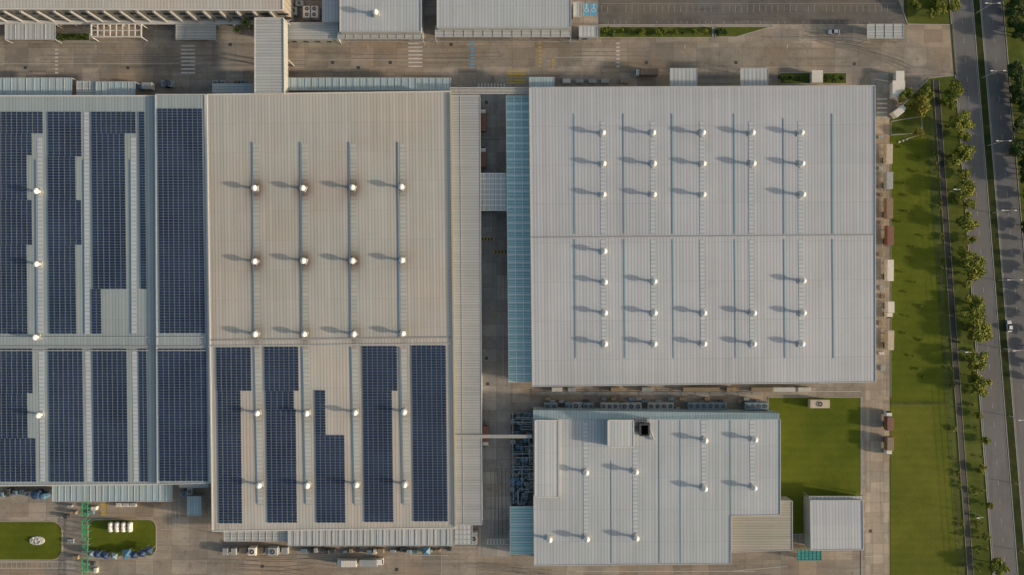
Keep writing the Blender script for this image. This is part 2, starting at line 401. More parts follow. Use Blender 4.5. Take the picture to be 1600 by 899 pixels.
# ---------------------------------------------------------------- markings
mk=MB(); Z=0.075
def line(m,a,b,w=0.18,z=Z): 
    p=W(*a);q=W(*b);p.z=z;q.z=z
    dd=(q-p).normalized(); sd=Vector((dd.y,-dd.x,0))*w/2
    m.quad(p-sd,p+sd,q+sd,q-sd)
mlane=MB()
for yy in range(-300,1200,30):
    for fn,fo in ((lambda y:(rl(y)+ml(y))/2,0),(lambda y:(mr(y)+rr(y))/2,0)): line(mlane,(fn(yy),yy),(fn(yy+8),yy+8),0.15)
for fn,o in ((rl,2.2),(ml,-1.8),(mr,1.8),(rr,-2)): line(mlane,(fn(-300)+o,-300),(fn(1200)+o,1200),0.12)
x=940
rb=random.Random(5)
while x<1402:
    if rb.random()<.9: line(mlane,(x,7+rb.random()*2),(x,20-rb.random()*2),.13)
    if rb.random()<.8: line(mlane,(x,33),(x+1.5,37),.15)
    x+=9.5
line(mlane,(940,6),(1400,6),.1)
struct(mlane.obj('lane_marking',m_markR))
def zebra(x0,x1,y0,y1,m=mk,step=6.0,vert=True):
    if vert:
        y=y0
        while y<y1: line(m,(x0,y),(x1,y),0.6); y+=step
    else:
        x=x0
        while x<x1: line(m,(x,y0),(x,y1),0.5); x+=step
zebra(283,305,72,116); zebra(638,660,68,110); zebra(748,790,131,136,step=5,vert=False)
zebra(86,91,78,120); zebra(963,968,68,108)
line(mk,(0,100),(280,100),.12); 
for x in (150,575,1070,1230): line(mk,(x,70),(x,76),.2)
for x0,x1,y in ((450,630,94),(665,735,94),(860,960,90)): line(mk,(x0,y),(x1,y),0.1)
for x in (1240,1262,1284,1306): line(mk,(x,66),(x+14,66),.15)
line(mk,(790,150),(790,268),.12); line(mk,(753,335),(753,640),.12); line(mk,(768,333),(768,365),.12)
line(mk,(786,430),(786,470),.12); line(mk,(786,505),(786,590),.12); line(mk,(756,700),(756,820),.12)
for y in (215,268,340,440,452): line(mk,(756,y),(766,y),.12)
for a,b in (((760,843),(794,843)),((760,851),(794,851))): line(mk,a,b,.25)
zebra(762,792,843,851,step=5,vert=False)
for y in (878,888): line(mk,(0,y),(118,y),.2)
for x in range(2,118,8): line(mk,(x,878),(x,888),.12)
for x in (258,266,274): line(mk,(x,792),(x,828),.12)
line(mk,(250,828),(280,828),.12); line(mk,(280,762),(280,828),.12)
for a,b in (((640,868),(700,868)),((690,868),(690,899)),((900,893),(1180,893)),((1356,640),(1356,760)),((1350,870),(1380,870)),((1348,690),(1348,760)),((1140,893),(1230,885))): line(mk,a,b,.14)
for x in (1370,1375,1380): line(mk,(x,430),(x+3,470),.12)
zebra(1370,1386,155,190,step=7)
line(mk,(1205,612),(1345,612),.15)
struct(mk.obj('road_marking',m_mark))
my=MB(); zebra(862,866,90,110,my,step=4); zebra(841,846,68,110,my); zebra(792,820,112,134,my,step=4.5); line(my,(167,775),(167,806),.2); line(my,(172,806),(215,806),.2)
line(my,(165,90),(165,60),.1); zebra(158,166,784,806,my,step=4)
struct(my.obj('yellow_marking',m_markY))
mbm=MB(); zebra(735,741,66,108,mbm,step=5)
for x in (912,923):
    p=[(x,5),(x+9.5,5),(x+9.5,25),(x,25)]; mbm.poly([W(a,b)+Vector((0,0,Z)) for a,b in p][::-1])
struct(mbm.obj('blue_marking',m_markB))
ws=MB()
for x in (912,923):
    cx=x+4.7
    line(ws,(cx,9),(cx,14.5),.28,Z+.01); line(ws,(cx,14.5),(cx+2.4,14.5),.25,Z+.01); line(ws,(cx+2.4,14.5),(cx+3,19),.25,Z+.01)
    pr=None
    for kk in range(13):
        a=math.radians(-60-kk*20); q=(cx+3.1*math.cos(a)-0.2,16-3.1*math.sin(a)*-1)
        if pr: line(ws,pr,q,.22,Z+.012)
        pr=q
    c=W(cx,7.5); ws.poly([c+Vector((.35*math.cos(t*.785),.35*math.sin(t*.785),Z+.01)) for t in range(8)])
    line(ws,(x-.3,4),(x-.3,26),.12,Z+.01)
struct(ws.obj('accessible_parking_symbol',m_mark))
ty=MB(); rt=random.Random(21)
def tyre(x,y,a,n,curv):
    for i in range(n):
        nx=x+6*math.cos(a); ny=y+6*math.sin(a)
        for s in (-3.2,3.2):
            ox,oy=-math.sin(a)*s,math.cos(a)*s; line(ty,(x+ox,y+oy),(nx+ox,ny+oy),.22,.058)
        x,y=nx,ny; a+=curv
for i in range(9): tyre(rt.uniform(300,750),rt.uniform(872,892),rt.uniform(-.1,.1),rt.randrange(10,25),rt.uniform(-.012,.012))
for i in range(5): tyre(1255+i*9,52+i*4,0.15,rt.randrange(14,26),.004*i)
for i in range(4): tyre(770+i*6,840,-1.57+rt.uniform(-.02,.02),18,rt.uniform(-.003,.003))
for i in range(5): tyre(rt.uniform(0,900),rt.uniform(74,100),0,rt.randrange(20,50),rt.uniform(-.001,.001))
struct(ty.obj('tyre_marks',simple('tyre_rubber_trace',(0.16,0.145,0.13),.9,.4,.5)))
for x,y in ((520,98),(610,98),(560,106),(705,70),(760,160),(760,560),(762,600),(1010,98),(1150,98),(1335,100),(40,106),(200,106),(360,70),(1366,300),(1366,560),(1360,830),(620,890),(410,885)):
    o=W(x,y); mb=MB(); mb.box(o.x-.6,o.y-.6,.03,o.x+.6,o.y+.6,.08); 
    for i in range(4): mb.box(o.x-.5,o.y-.45+i*.25,.08,o.x+.5,o.y-.33+i*.25,.1)
    tag(mb.obj('drain_grate',m_dark,origin=o),'square iron drain grate set in the concrete','drain','drain grates in the yard')
GF=thing('walkway_frame','green steel lattice frame standing over the yard','frame',W(133,850))
rg=random.Random(3); mg=MB()
Z3=2.6
for (y0,y1) in ((786,808),(814,840),(844,868),(874,925)):
    for x in (128.5,137):
        if rg.random()<.85: mg.beam(W(x,y0,Z3),W(x,y1,Z3),.2,.2)
    y=y0
    while y<y1-1:
        mg.beam(W(127.5,y,Z3)+Vector((0,0,.02)),W(138,y,Z3)+Vector((0,0,.02)),.3,.2)
        if rg.random()<.6: mg.beam(W(128.5,y,Z3)+Vector((0,0,.04)),W(137,min(y1,y+8),Z3)+Vector((0,0,.04)),.3,.15)
        for x in (128.5,137): q=W(x,y,Z3); mg.tube((q.x,q.y,0),q,.1,n=6)
        y+=9
mg.obj('lattice',m_green,GF)
# ---------------------------------------------------------------- ventilator
vb=MB(); vb.box(-1.1,-1.1,-.5,1.1,1.1,0.22,1,ch=.08)
vb.lathe([(0.50,0.2),(0.50,1.6),(1.0,1.72),(1.20,2.1),(1.10,2.5),(0.72,2.9),(0.35,3.12),(0.28,3.2),(0.02,3.25)],28,0,fin=0.07)
vent_mesh=None
def vent(parent,x,y,z,label=None):
    global vent_mesh
    if vent_mesh is None:
        o=vb.obj('roof_ventilator',[m_vent,m_ventb],origin=(0,0,0)); vent_mesh=o.data
    else:
        o=bpy.data.objects.new('roof_ventilator',vent_mesh); COL.objects.link(o)
    o.parent=parent; o.location=W(x,y,z+0.05)-Vector(parent['_o']); o.rotation_euler=(0,0,random.random()*1.5)
    s=random.uniform(.92,1.0); o.scale=(s,s,s)
    o['_o']=(0,0,0)
# ---------------------------------------------------------------- gable building
class Gable:
    def __init__(s,c,ry,ze,zr):
        s.c=c;s.ry=ry;s.ze=ze;s.zr=zr
    def rid(s,x):
        (x0,_),(x1,_)=s.c[0],s.c[1]; t=(x-x0)/(x1-x0); return s.ry[0]+(s.ry[1]-s.ry[0])*t
    def z(s,x,y):
        c=s.c; t=(x-c[0][0])/(c[1][0]-c[0][0]); yn=c[0][1]+(c[1][1]-c[0][1])*t; ys=c[3][1]+(c[2][1]-c[3][1])*t; yr=s.rid(x)
        if y<yr: f=(y-yn)/(yr-yn)
        else: f=(ys-y)/(ys-yr)
        f=max(0,min(1,f)); return s.ze+(s.zr-s.ze)*f
    def P(s,x,y,o=0.0):
        z=s.z(x,y); p=W(x,y,z); p.z+=o; return p
    def roof(s,mat,parent,attr=None,res=2.5,wmat=None):
        c=s.c; ridw=c[0][0]+(c[3][0]-c[0][0])*((s.ry[0]-c[0][1])/(c[3][1]-c[0][1])); ride=c[1][0]+(c[2][0]-c[1][0])*((s.ry[1]-c[1][1])/(c[2][1]-c[1][1]))
        s.rw=(ridw,s.ry[0]); s.re=(ride,s.ry[1])
        nw,ne,se,sw=[W(*p,s.ze) for p in c]; rw=W(*s.rw,s.zr);re=W(*s.re,s.zr)
        mb=MB(); n=lambda a,b:max(1,int((a-b).length/res))
        mb.grid(nw,ne,re,rw,n(nw,ne),n(nw,rw)); mb.grid(rw,re,se,sw,n(nw,ne),n(rw,sw),v0=(rw-nw).length)
        o=mb.obj('roof',mat,parent,attr=attr)
        wl=MB(); pts=[nw,ne,re,se,sw,rw]
        cen=sum(pts,Vector())/6
        top=[Vector((cen.x+(p.x-cen.x)*.997,cen.y+(p.y-cen.y)*.997,p.z-.08)) for p in pts]
        for i in range(6):
            a,b=top[i],top[(i+1)%6]; wl.quad((a.x,a.y,0),(b.x,b.y,0),b,a)
        wl.obj('wall',wmat or m_wall,parent)
        return o
    def trim(s,parent,w=.5,mat=None,ridge=True,sides='NSEW',name='gutter'):
        mb=MB(); c=s.c; e=.1
        P=lambda p,z:W(p[0],p[1],z)+Vector((0,0,-.15))
        if 'N' in sides: mb.beam(P(c[0],s.ze),P(c[1],s.ze),w,.35)
        if 'S' in sides: mb.beam(P(c[3],s.ze),P(c[2],s.ze),w,.35)
        if 'W' in sides: mb.beam(P(c[0],s.ze),P(s.rw,s.zr),w,.32); mb.beam(P(s.rw,s.zr),P(c[3],s.ze),w,.32)
        if 'E' in sides: mb.beam(P(c[1],s.ze),P(s.re,s.zr),w,.32); mb.beam(P(s.re,s.zr),P(c[2],s.ze),w,.32)
        mb.obj(name,mat or m_trim,parent)
    def strip(s,parent,pts,w,h,mat,name,off=0.0,attr=None,sub=1):
        mb=MB(); v=0
        for (a,b) in zip(pts,pts[1:]):
            for i in range(sub):
                l=lambda t:(a[0]+(b[0]-a[0])*t,a[1]+(b[1]-a[1])*t)
                p=s.P(*l(i/sub),off);q=s.P(*l((i+1)/sub),off)
                mb.beam(p,q,w,h,v0=v); v+=(q-p).length
        return mb.obj(name,mat,parent,attr=attr)
def solar(gb,parent,blocks,lean=0.012,label=None):
    mb=MB(); 
    for (x0,y0,x1,y1) in blocks:
        nc=max(1,round((x1-x0)*S/2.05)); nr=max(1,round((y1-y0)*S/1.08))
        cw=(x1-x0)/nc; rh=(y1-y0)/nr
        for i in range(nc):
            for j in range(nr):
                a=x0+i*cw+.62; b=x0+(i+1)*cw-.62; t=y0+j*rh+.36; u=y0+(j+1)*rh-.36
                if cw*S<1.3: a-=.2;b+=.2
                l0=lean*(t-y0);
                tp=[gb.P(a+l0,u,.26),gb.P(b+l0,u,.26),gb.P(b+l0,t,.26),gb.P(a+l0,t,.26)]
                k0=len(mb.v); mb.v+=tp+[p-Vector((0,0,.07)) for p in tp]
                mb.f.append((k0,k0+1,k0+2,k0+3)); mb.m.append(0); mb.uv[len(mb.f)-1]=[(0,0),(1,0),(1,1),(0,1)]
                for q in range(4):
                    q2=(q+1)%4; mb.f.append((k0+q,k0+4+q,k0+4+q2,k0+q2)); mb.m.append(1)
        for i in range(nc):
            for f in (.25,.75):
                xx=x0+(i+f)*cw
                mb.beam(gb.P(xx,y0+.5,.05),gb.P(xx+lean*(y1-y0),y1-.5,.05),.08,.1,1)
    o=mb.obj('solar_panel_array',[m_solar,m_frame],parent)
    return o
def canopy(parent,x0,y0,x1,y1,z,mat,name='canopy',tilt=0.0,purlin=None,posts=True,th=.15,pm=None,lx=0.0,pw=.2):
    a,b,c,d_=W(x0,y0,z),W(x1,y0,z),W(x1+lx,y1,z+tilt),W(x0+lx,y1,z+tilt)
    mb=MB(); mb.grid(a,b,c,d_,1,1)
    dn=Vector((0,0,-th)); mb.quad(a+dn,b+dn,c+dn,d_+dn)
    for p,q in ((a,b),(b,c),(c,d_),(d_,a)): mb.quad(p,q,q+dn,p+dn)
    o=mb.obj(name,mat,parent)
    fr=MB()
    for p,q in ((a,b),(b,c),(c,d_),(d_,a)): fr.beam(p+Vector((0,0,-.05)),q+Vector((0,0,-.05)),.2,.14)
    if purlin:
        n=purlin
        L=(b-a).length; Wd=(d_-a).length
        for i in range(1,n):
            t=i/n
            if L>Wd: p,q=a.lerp(b,t),d_.lerp(c,t)
            else: p,q=a.lerp(d_,t),b.lerp(c,t)
            fr.beam(p+Vector((0,0,.02)),q+Vector((0,0,.02)),pw,.1)
    if posts:
        for p in (a,b,c,d_): fr.tube((p.x,p.y,0),(p.x,p.y,p.z-.1),.12,n=6)
    fr.obj(name+'_frame',pm or m_mtrim,parent)
    return o
# ================= A : large warehouse
A=thing('warehouse','huge warehouse with ribbed silver-grey roof and white ventilators','warehouse',W(1098,370))
gA=Gable([(827,137),(1367,134),(1368,597),(832,604)],(371,367),11.5,14.0)
def stainA(p):
    x,y=PX(p); s=.05*math.exp(-((y-369)/10)**2)
    for cx,cy,rx,ry_,am in ((870,560,60,60,.05),(1300,200,80,90,.04),(1000,590,200,12,.08),(1100,145,260,9,.07)): s+=am*math.exp(-((x-cx)/rx)**2-((y-cy)/ry_)**2)
    return s
rA=gA.roof(m_roofA,A,attr=stainA)
gA.trim(A,.3,m_mtrim); 
gA.strip(A,[(829.5,371),(1367.5,367)],.4,.08,m_dtrim,'ridge_cap',off=.02)
for i,x in enumerate((897,974,1050,1147,1224,1300)):
    gA.strip(rA,[(x,178 if i!=4 else 185),(x+1,366),],.42,.06,m_conduit,'cable_tray',.04)
    gA.strip(rA,[(x+1,374),(x+2.5,560)],.42,.06,m_conduit,'cable_tray',.04)
for x in (942,1020,1097,1174,1251):
    gA.strip(rA,[(x-.5,190),(x,366)],1.7,.04,m_strip,'skylight_strip',.03)
    gA.strip(rA,[(x,375),(x+1.5,545)],1.7,.04,m_strip,'skylight_strip',.03)
VA=[(x,209) for x in (941,1019,1096,1173,1249)]+[(x,257) for x in (942,1020,1097,1174,1250)]+[(x,305) for x in (942,1020,1097,1251)]+[(943,393)]+[(944,441),(1021,440),(1252,439)]+[(x,489) for x in (944,1021,1098,1175,1252)]+[(x,537) for x in (944,1021,1098,1175,1250)]
for x,y in VA: vent(rA,x,y,gA.z(x,y))
canopy(A,791,150,827,597,8.6,m_teal,purlin=36,lx=4,pm=m_white_steel,pw=.42)
mm=MB(); mm.beam(W(803,150,8.7),W(807,597,8.7),.3,.12); mm.beam(W(815,150,8.7),W(819,597,8.7),.3,.12); mm.obj('canopy_rail',m_white_steel,A)
canopy(A,1047,107,1089,135,6.5,m_white,'dock_roof',tilt=.3); canopy(A,1157,107,1200,135,6.5,m_white,'dock_roof',tilt=.3)
canopy(A,827,121,866,136,7,m_blue,'dock_roof',tilt=.3)
for yy in range(190,590,50):
    p=W(830,yy,11.5); dr=MB(); dr.box(p.x-.1,p.y-2,0,p.x+.3,p.y+2,4.2); dr.obj('roller_door',m_dtrim,A)
for xx in (870,930,990,1120,1240,1300):
    p=W(xx,604,11.5); dr=MB(); dr.box(p.x-2,p.y-.1,0,p.x+2,p.y+.6,4.2); dr.obj('roller_door',m_dtrim,A)
# ================= B : production hall
B=thing('factory_hall','wide factory hall with warm grey ribbed roof and partial solar arrays','factory',W(515,490))
gB=Gable([(323,148),(703,143),(711,825),(332,830)],(531,527),11.5,14.2)
VB=[(400,295),(475,295),(552,294),(628,293),(400,409),(476,408),(552,408),(629,407),(401,522),(477,522),(554,522),(630,521),(404,645),(481,645),(556,644),(632,643),(407,757),(482,757),(558,756),(633,756)]
def stain_glowB(p):
    x,y=PX(p); s=0.0
    for i,(a,b) in enumerate(VB):
        am=1.15 if i<8 else (.7 if i<12 else .4)
        if i in (3,7,11): am*=.5
        dx_=(x-a);dy_=(y-b)
        s+=am*.75*math.exp(-(dx_*dx_/110+dy_*dy_/160))
        s+=am*.20*math.exp(-(dx_*dx_/500+dy_*dy_/900))
        s+=am*.32*math.exp(-(dx_*dx_/16))*math.exp(-abs(dy_)/50)
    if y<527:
        s+=.07*max(0,min(1,(700-x-(y-300)*.35)/200))*math.exp(-((y-380)/190)**2)  # broad diagonal: warm reflected light painted in on top of the vent stains
    if x<345: s+=.05
    if y>820: s+=.08
    return min(.88,s)
rB=gB.roof(m_roofB,B,attr=stain_glowB,res=1.1)
gB.trim(B,.45)
gB.strip(B,[(326,531.5),(707,527)],.6,.12,m_dtrim,'ridge_cap',off=.02)
gB.strip(B,[(326,541),(708,537)],.4,.2,m_mtrim,'walkway_rail',off=.08)
gB.strip(B,[(704.5,146),(709,527),(712,822)],.3,.3,m_yel,'safety_rail',off=.3)
for i,x in enumerate((394,469,545,621)):
    gB.strip(rB,[(x,222),(x+2.5,528)],.5,.08,m_conduitB,'cable_tray',.05)
    gB.strip(rB,[(x+3,542),(x+8,787)],.5,.08,m_conduitB,'cable_tray',.05)
for x in (400,476,552,629):
    gB.strip(rB,[(x,225),(x+1.5,520)],2.2,.03,m_stripB,'skylight_strip',.03,attr=stain_glowB,sub=60)
    gB.strip(rB,[(x+2,545),(x+7,790)],2.2,.03,m_stripB,'skylight_strip',.03,attr=stain_glowB,sub=50)
for x,y in VB: vent(rB,x,y,gB.z(x,y))
for bl in ([(338,543,393,611),(340,611,377,818)],[(413,542,467,611),(415,611,460,640),(416,640,463,817)],[(492,610,509,680),(493,680,539,817)],[(566,541,621,611),(567,611,613,816)],[(643,540,697,815)]):
    solar(gB,rB,bl)
ln=MB(); ln.grid(W(705,149,10.0),W(750,149,9.9),W(753,820,9.9),W(712,820,10.0),2,2)
a=[W(705,149,9.9),W(750,149,9.8),W(753,820,9.8),W(712,820,9.9)]
ln.obj('lean_to_roof',m_lean,B)
lw=MB()
for i in range(4):
    p,q=a[i],a[(i+1)%4]; lw.quad((p.x,p.y,0),(q.x,q.y,0),q,p)
lw.obj('lean_to_wall',m_wall,B)
lt=MB(); lt.beam(W(750,149,9.8),W(753,820,9.8),.25,.2); lt.beam(W(705,149,9.9),W(750,149,9.8),.25,.2); lt.beam(W(712,820,9.9),W(753,820,9.8),.25,.2); lt.beam(W(719,149,9.95),W(724,820,9.95),.2,.12)
lt.obj('lean_to_gutter',m_mtrim,B)
canopy(B,445,122,704,141,7,m_blue,purlin=24)
canopy(B,450,827,709,853,7.5,m_white,purlin=26)
canopy(B,350,830,449,846,6.5,m_whiteV,purlin=9)
canopy(B,711,821,738,851,7,m_white,purlin=4)
canopy(B,332,131,396,146,6,m_whiteV,purlin=5)
# ================= C : hall with solar
C=thing('factory_hall','long factory hall whose roof is covered in dark blue solar arrays','factory',W(120,450))
gC=Gable([(-120,150),(243,150),(246,757),(-120,760)],(541,541),10.6,12.6)
rC=gC.roof(m_roofC,C,res=3)
gC.trim(C,.45,sides='NSW')
gC2=Gable([(243,148),(321,148),(329,755),(246,757)],(541,540),11.5,13.5)
rC2=gC2.roof(m_roofC,C,res=3)
gC2.trim(C,.4,m_mtrim,sides='NSW'); gC2.trim(C,.7,m_trim,sides='E')
gC.strip(C,[(-110,541.5),(244,541.5)],.7,.15,m_dtrim,'ridge_cap',.03)
gC2.strip(C,[(246,541.5),(325,541.5)],.7,.15,m_dtrim,'ridge_cap',.03)
for y in (527,548): gC.strip(C,[(-110,y),(244,y)],.25,.25,m_mtrim,'walkway_rail',.1); gC2.strip(C,[(246,y),(325,y)],.25,.25,m_mtrim,'walkway_rail',.1)
bl=[[(-80,175,68,209),(-80,209,51,243),(-80,243,43,313),(-80,313,51,383),(-80,383,43,522)],
 [(75,175,128,245),(75,245,119,313),(75,313,128,383),(76,383,119,522)],
 [(143,175,213,209),(143,209,196,452),(143,452,159,522)],[(217,175,227,452)],
 [(-80,545,52,615),(-80,615,44,685),(-80,685,57,753)],[(76,545,130,753)],[(145,545,199,753)],[(217,545,230,753)]]
for b in bl: solar(gC,rC,b)
solar(gC2,rC2,[(246,170,317,521)]); solar(gC2,rC2,[(247,545,323,752)])
for x in (62,135,208):
    gC.strip(rC,[(x,215 if x!=135 else 175),(x+1.5,522)],1.8,.04,m_strip,'skylight_strip',.03); gC.strip(rC,[(x+2,549),(x+5,752)],1.8,.04,m_strip,'skylight_strip',.03)
for x in (56,131,204): gC.strip(rC,[(x,250),(x+1.5,522)],.35,.12,m_conduitB,'cable_tray',.05)
for x,y in ((62,300),(62,413),(60,527),(65,648)): vent(rC,x,y,gC.z(x,y))
canopy(C,-100,122,112,150,6.5,m_blue,purlin=18); canopy(C,120,127,150,150,6,m_whiteV,purlin=3); canopy(C,150,128,211,150,6.5,m_blue,purlin=6)
canopy(C,82,757,269,784,7,m_blue,purlin=19); canopy(C,280,757,326,762,7,m_whiteV)
# ================= D : lower right building
D=thing('workshop_building','pale blue-grey ribbed roof workshop building with raised roof sections','factory',W(1000,760))
zD=9.5
quadD=[(833,655),(1219,655),(1219,805),(1142,806),(1142,881),(835,884)]
mb=MB(); pts=[W(x,y,zD) for x,y in quadD]; mb.poly(pts[::-1]); rD=mb.obj('roof',m_roofD,D)
wl=MB()
for i in range(6):
    p,q=pts[i],pts[(i+1)%6]; wl.quad((p.x,p.y,0),(q.x,q.y,0),(q.x,q.y,zD-.05),(p.x,p.y,zD-.05))
wl.obj('wall',m_wall,D)
tr=MB()
for i in range(1,6):
    p,q=pts[i],pts[(i+1)%6]; tr.beam(p-Vector((0,0,.1)),q-Vector((0,0,.1)),.3,.28)
tr.obj('gutter',m_mtrim,D)
mb=MB(); a=[W(833,641,zD-1.2),W(1218,646,zD-1.2),W(1218,655.5,zD+.3),W(833,655.5,zD+.3)]
mb.grid(a[0],a[1],a[2],a[3],1,1); mb.quad((a[0].x,a[0].y,0),(a[1].x,a[1].y,0),a[1],a[0]); mb.quad(a[3],a[2],a[2]-Vector((0,0,.4)),a[3]-Vector((0,0,.4))); mb.obj('eaves_slope',m_blue,D)
class Flat:
    def __init__(s,z): s._z=z
    def z(s,x,y): return s._z
    def P(s,x,y,o=0): p=W(x,y,s._z); p.z+=o; return p
    strip=Gable.strip
fD=Flat(zD)
for x,y0,y1 in ((915,660,839),(992,702,839),(1099,657,765),(1175,657,765)): fD.strip(rD,[(x,y0),(x+1,y1)],1.8,.04,m_strip,'skylight_strip',.03)
for x,y0,y1 in ((955,720,880),(1030,657,880),(1063,657,880),(1141,657,805)): fD.strip(rD,[(x,y0),(x+.5,y1)],.22,.06,m_conduit,'cable_tray',.03)
for x,y in ((1100,687),(1177,686),(915,737),(992,736),(1099,762),(1176,761),(858,841),(916,840),(993,839)): vent(rD,x,y,zD)
def raised(x0,y0,x1,y1,z0,z1,mat,gable=0.5):
    mb=MB(); mb.pbox(x0,y0,x1,y1,z0,z1,1,1)
    c=[W(x0,y0,z1),W(x1,y0,z1),W(x1,y1,z1),W(x0,y1,z1)]
    up=Vector((0,0,gable)); a=c[0].lerp(c[1],.5)+up; b=c[3].lerp(c[2],.5)+up; e=Vector((0,0,.03))
    mb.grid(c[0]+e,a,b,c[3]+e,1,1,0); mb.grid(a,c[1]+e,c[2]+e,b,1,1,0); mb.poly([c[3],c[2],b],1); mb.poly([c[1],c[0],a],1)
    mb.obj('raised_roof',[mat,m_wall],D)
    t=MB()
    for i in range(4): t.beam(c[i]-Vector((0,0,.08)),c[(i+1)%4]-Vector((0,0,.08)),.38,.25)
    t.obj('raised_roof_trim',m_trim,D)
raised(836,657,873,777,zD-.3,zD+1.7,m_roofR,.12); raised(950,657,990,699,zD-.3,zD+3.2,m_roofR,.12)
ch=MB()
ch.pbox(992,655,1015,660,zD-.2,zD+1.8,2); 
for f in range(5): ch.pbox(993+f*4,655.5,994.5+f*4,659.5,zD+1.8,zD+1.95,1)
zt=zD+2.6
for (x0,y0,x1,y1) in ((999,662,1016,665),(1000,680,1015,682),(999,665,1002,680),(1013,665,1015.5,680)): ch.pbox(x0,y0,x1,y1,zD-.2,zt,1)
ch.pbox(1002,665,1013,680,zD,zD+.6,0)  # black floor colour stands in for the dark inside the opening
ch.tube(W(990,669,zD+1.2),W(999,669,zD+1.2),.6,n=12,mi=1); ch.tube(W(990,676,zD+.8),W(999,676,zD+.8),.35,n=10,mi=2); ch.tube(W(1016,672,zD+1),W(1022,688,zD+.5),.3,n=8,mi=2)
ch.obj('exhaust_housing',[m_opening,m_dark,m_unit],D)
an=MB(); c=[(1142,806),(1219,806),(1219,783),(1238,783),(1238,860),(1142,863)]
p=[W(x,y,6.5) for x,y in c]; an.poly(p[::-1]); an.obj('annex_roof',m_annex,D)
aw=MB(); at_=MB()
for i in range(6):
    a_,b_=p[i],p[(i+1)%6]; aw.quad((a_.x,a_.y,0),(b_.x,b_.y,0),(b_.x,b_.y,6.45),(a_.x,a_.y,6.45)); at_.beam(a_-Vector((0,0,.1)),b_-Vector((0,0,.1)),.25,.25)
aw.obj('annex_wall',m_wall,D); at_.obj('annex_gutter',m_mtrim,D)
canopy(D,797,792,834,866,6,m_teal,purlin=8,pm=m_white_steel)
F=thing('storage_shed','detached shed with pale ribbed metal roof beside the lawn','shed',W(1300,820))
gF=Gable([(1266,782),(1348,782),(1349,859),(1267,860)],(820,820),6.5,7.0)
gF.roof(m_roofA,F,res=4); gF.trim(F,.3,m_mtrim)
canopy(F,1264,776,1349,781,5.5,m_white)
# ================= top buildings
G=thing('factory_hall','tall factory building with brown-grey facade pilasters and small canopies','factory',W(200,10))
gG=Gable([(-200,-230),(438,-230),(442,16),(-200,13)],(-110,-110),15,17)
gG.roof(m_roofB,G,res=6,wmat=m_wallw); gG.trim(G,.5)
yb=W(0,15,15).y
for x in range(-22,441,26):
    X=W(x,15,15).x; fc=MB(); fc.box(X-.35,yb-.9,0,X+.35,yb-.1,14.5); fc.obj('pilaster',m_dtrim,G)
for x in range(-18,436,26):
    X=W(x,15,15).x
    for z0,z1 in ((6.2,8.0),(10.2,11.6)):
        wn_=MB(); wn_.box(X+1.2,yb-.3,z0,X+5.0,yb-.12,z1); wn_.obj('window',m_glass,G)
led=MB(); led.box(W(-100,0,0).x,yb-1.6,4.2,W(438,0,15).x,yb-.1,4.5); led.obj('ledge',m_trim,G)
canopy(G,8,38,86,62,4.5,m_white,tilt=-.3,purlin=5)
canopy(G,275,38,337,62,4.5,m_whiteV,tilt=-.3,purlin=4)
op=MB(); a=[W(143,38,5),W(221,38,5),W(221,58,5),W(143,58,5)]
for i in range(4): op.beam(a[i],a[(i+1)%4],.45,.4)
for i in range(1,8): op.beam(a[0].lerp(a[1],i/8),a[3].lerp(a[2],i/8),.35,.3)
op.beam(a[0].lerp(a[3],.5),a[1].lerp(a[2],.5),.35,.35)
for q in a: op.tube((q.x,q.y,0),q,.15,n=6)
op.obj('pergola_frame',m_trim,G)
HB=thing('covered_bridge','elevated corridor with ribbed grey roof crossing the yard road','bridge',W(420,90))
br=MB(); p=[W(398,28,12.3),W(443,28,12.3),W(444,146,12.3),W(398,146,12.3)]
br.grid(*p,1,1); br.obj('roof',m_whiteV,HB)
bw=MB(); bt=[v-Vector((0,0,5)) for v in p]; tp=[v-Vector((0,0,.05)) for v in p]; bw.hexa(bt[::-1],tp[::-1])
for v in p[:]+[p[0].lerp(p[3],.5),p[1].lerp(p[2],.5)]: bw.tube((v.x,v.y,0),(v.x,v.y,7.4),.3,n=8)
bw.obj('wall',m_wall,HB)
bt_=MB()
for i in range(4): bt_.beam(p[i]-Vector((0,0,.1)),p[(i+1)%4]-Vector((0,0,.1)),.3,.3)
bt_.obj('gutter',m_mtrim,HB)
def flatbuild(name,label,x0,y0,x1,y1,z,mat,slope=0.6):
    T=thing(name,label,'building',W((x0+x1)/2,(y0+y1)/2))
    gg=Gable([(x0,y0),(x1,y0),(x1,y1),(x0,y1)],((y0+y1)/2,)*2,z,z+slope); gg.roof(mat,T,res=5); gg.trim(T,.3,m_mtrim)
    yb=W(x0,y1,z).y
    X0=W(x0,y1,z).x; X1=W(x1,y1,z).x; X=X0+1.5
    while X<X1-2.5: w=MB(); w.box(X,yb-.1,1.2,X+1.8,yb+.35,2.6); w.obj('window',m_glass,T); X+=4.5
    return T,gg
T1,g1=flatbuild('office_building','mid-size building with pale ribbed metal roof beside the road',531,-90,658,50,9,m_roofD)
vent(T1,588,22,9.7)
T2,g2=flatbuild('office_building','wide building with pale ribbed roof and skylight canopies',683,-90,892,44,9,m_roofD)
canopy(T2,680,41,892,58,6.5,m_whiteV,purlin=14); canopy(T1,528,50,660,61,6,m_whiteV,purlin=10)
T3,g3=flatbuild('utility_building','small dark grey utility building with flat metal roof',447,36,528,61,5,m_lean,.3)
T4,g4=flatbuild('utility_building','narrow pale shed beside stacked cooling units',504,-40,529,34,6,m_roofD,.3)
T6,g6=flatbuild('storage_shed','small white roofed shed by the parking lot',905,41,934,58,4,m_white,.2)
T7,g7=flatbuild('storage_shed','narrow white utility shed beside the blue accessible bays',896,4,908,26,3.5,m_white,.15)
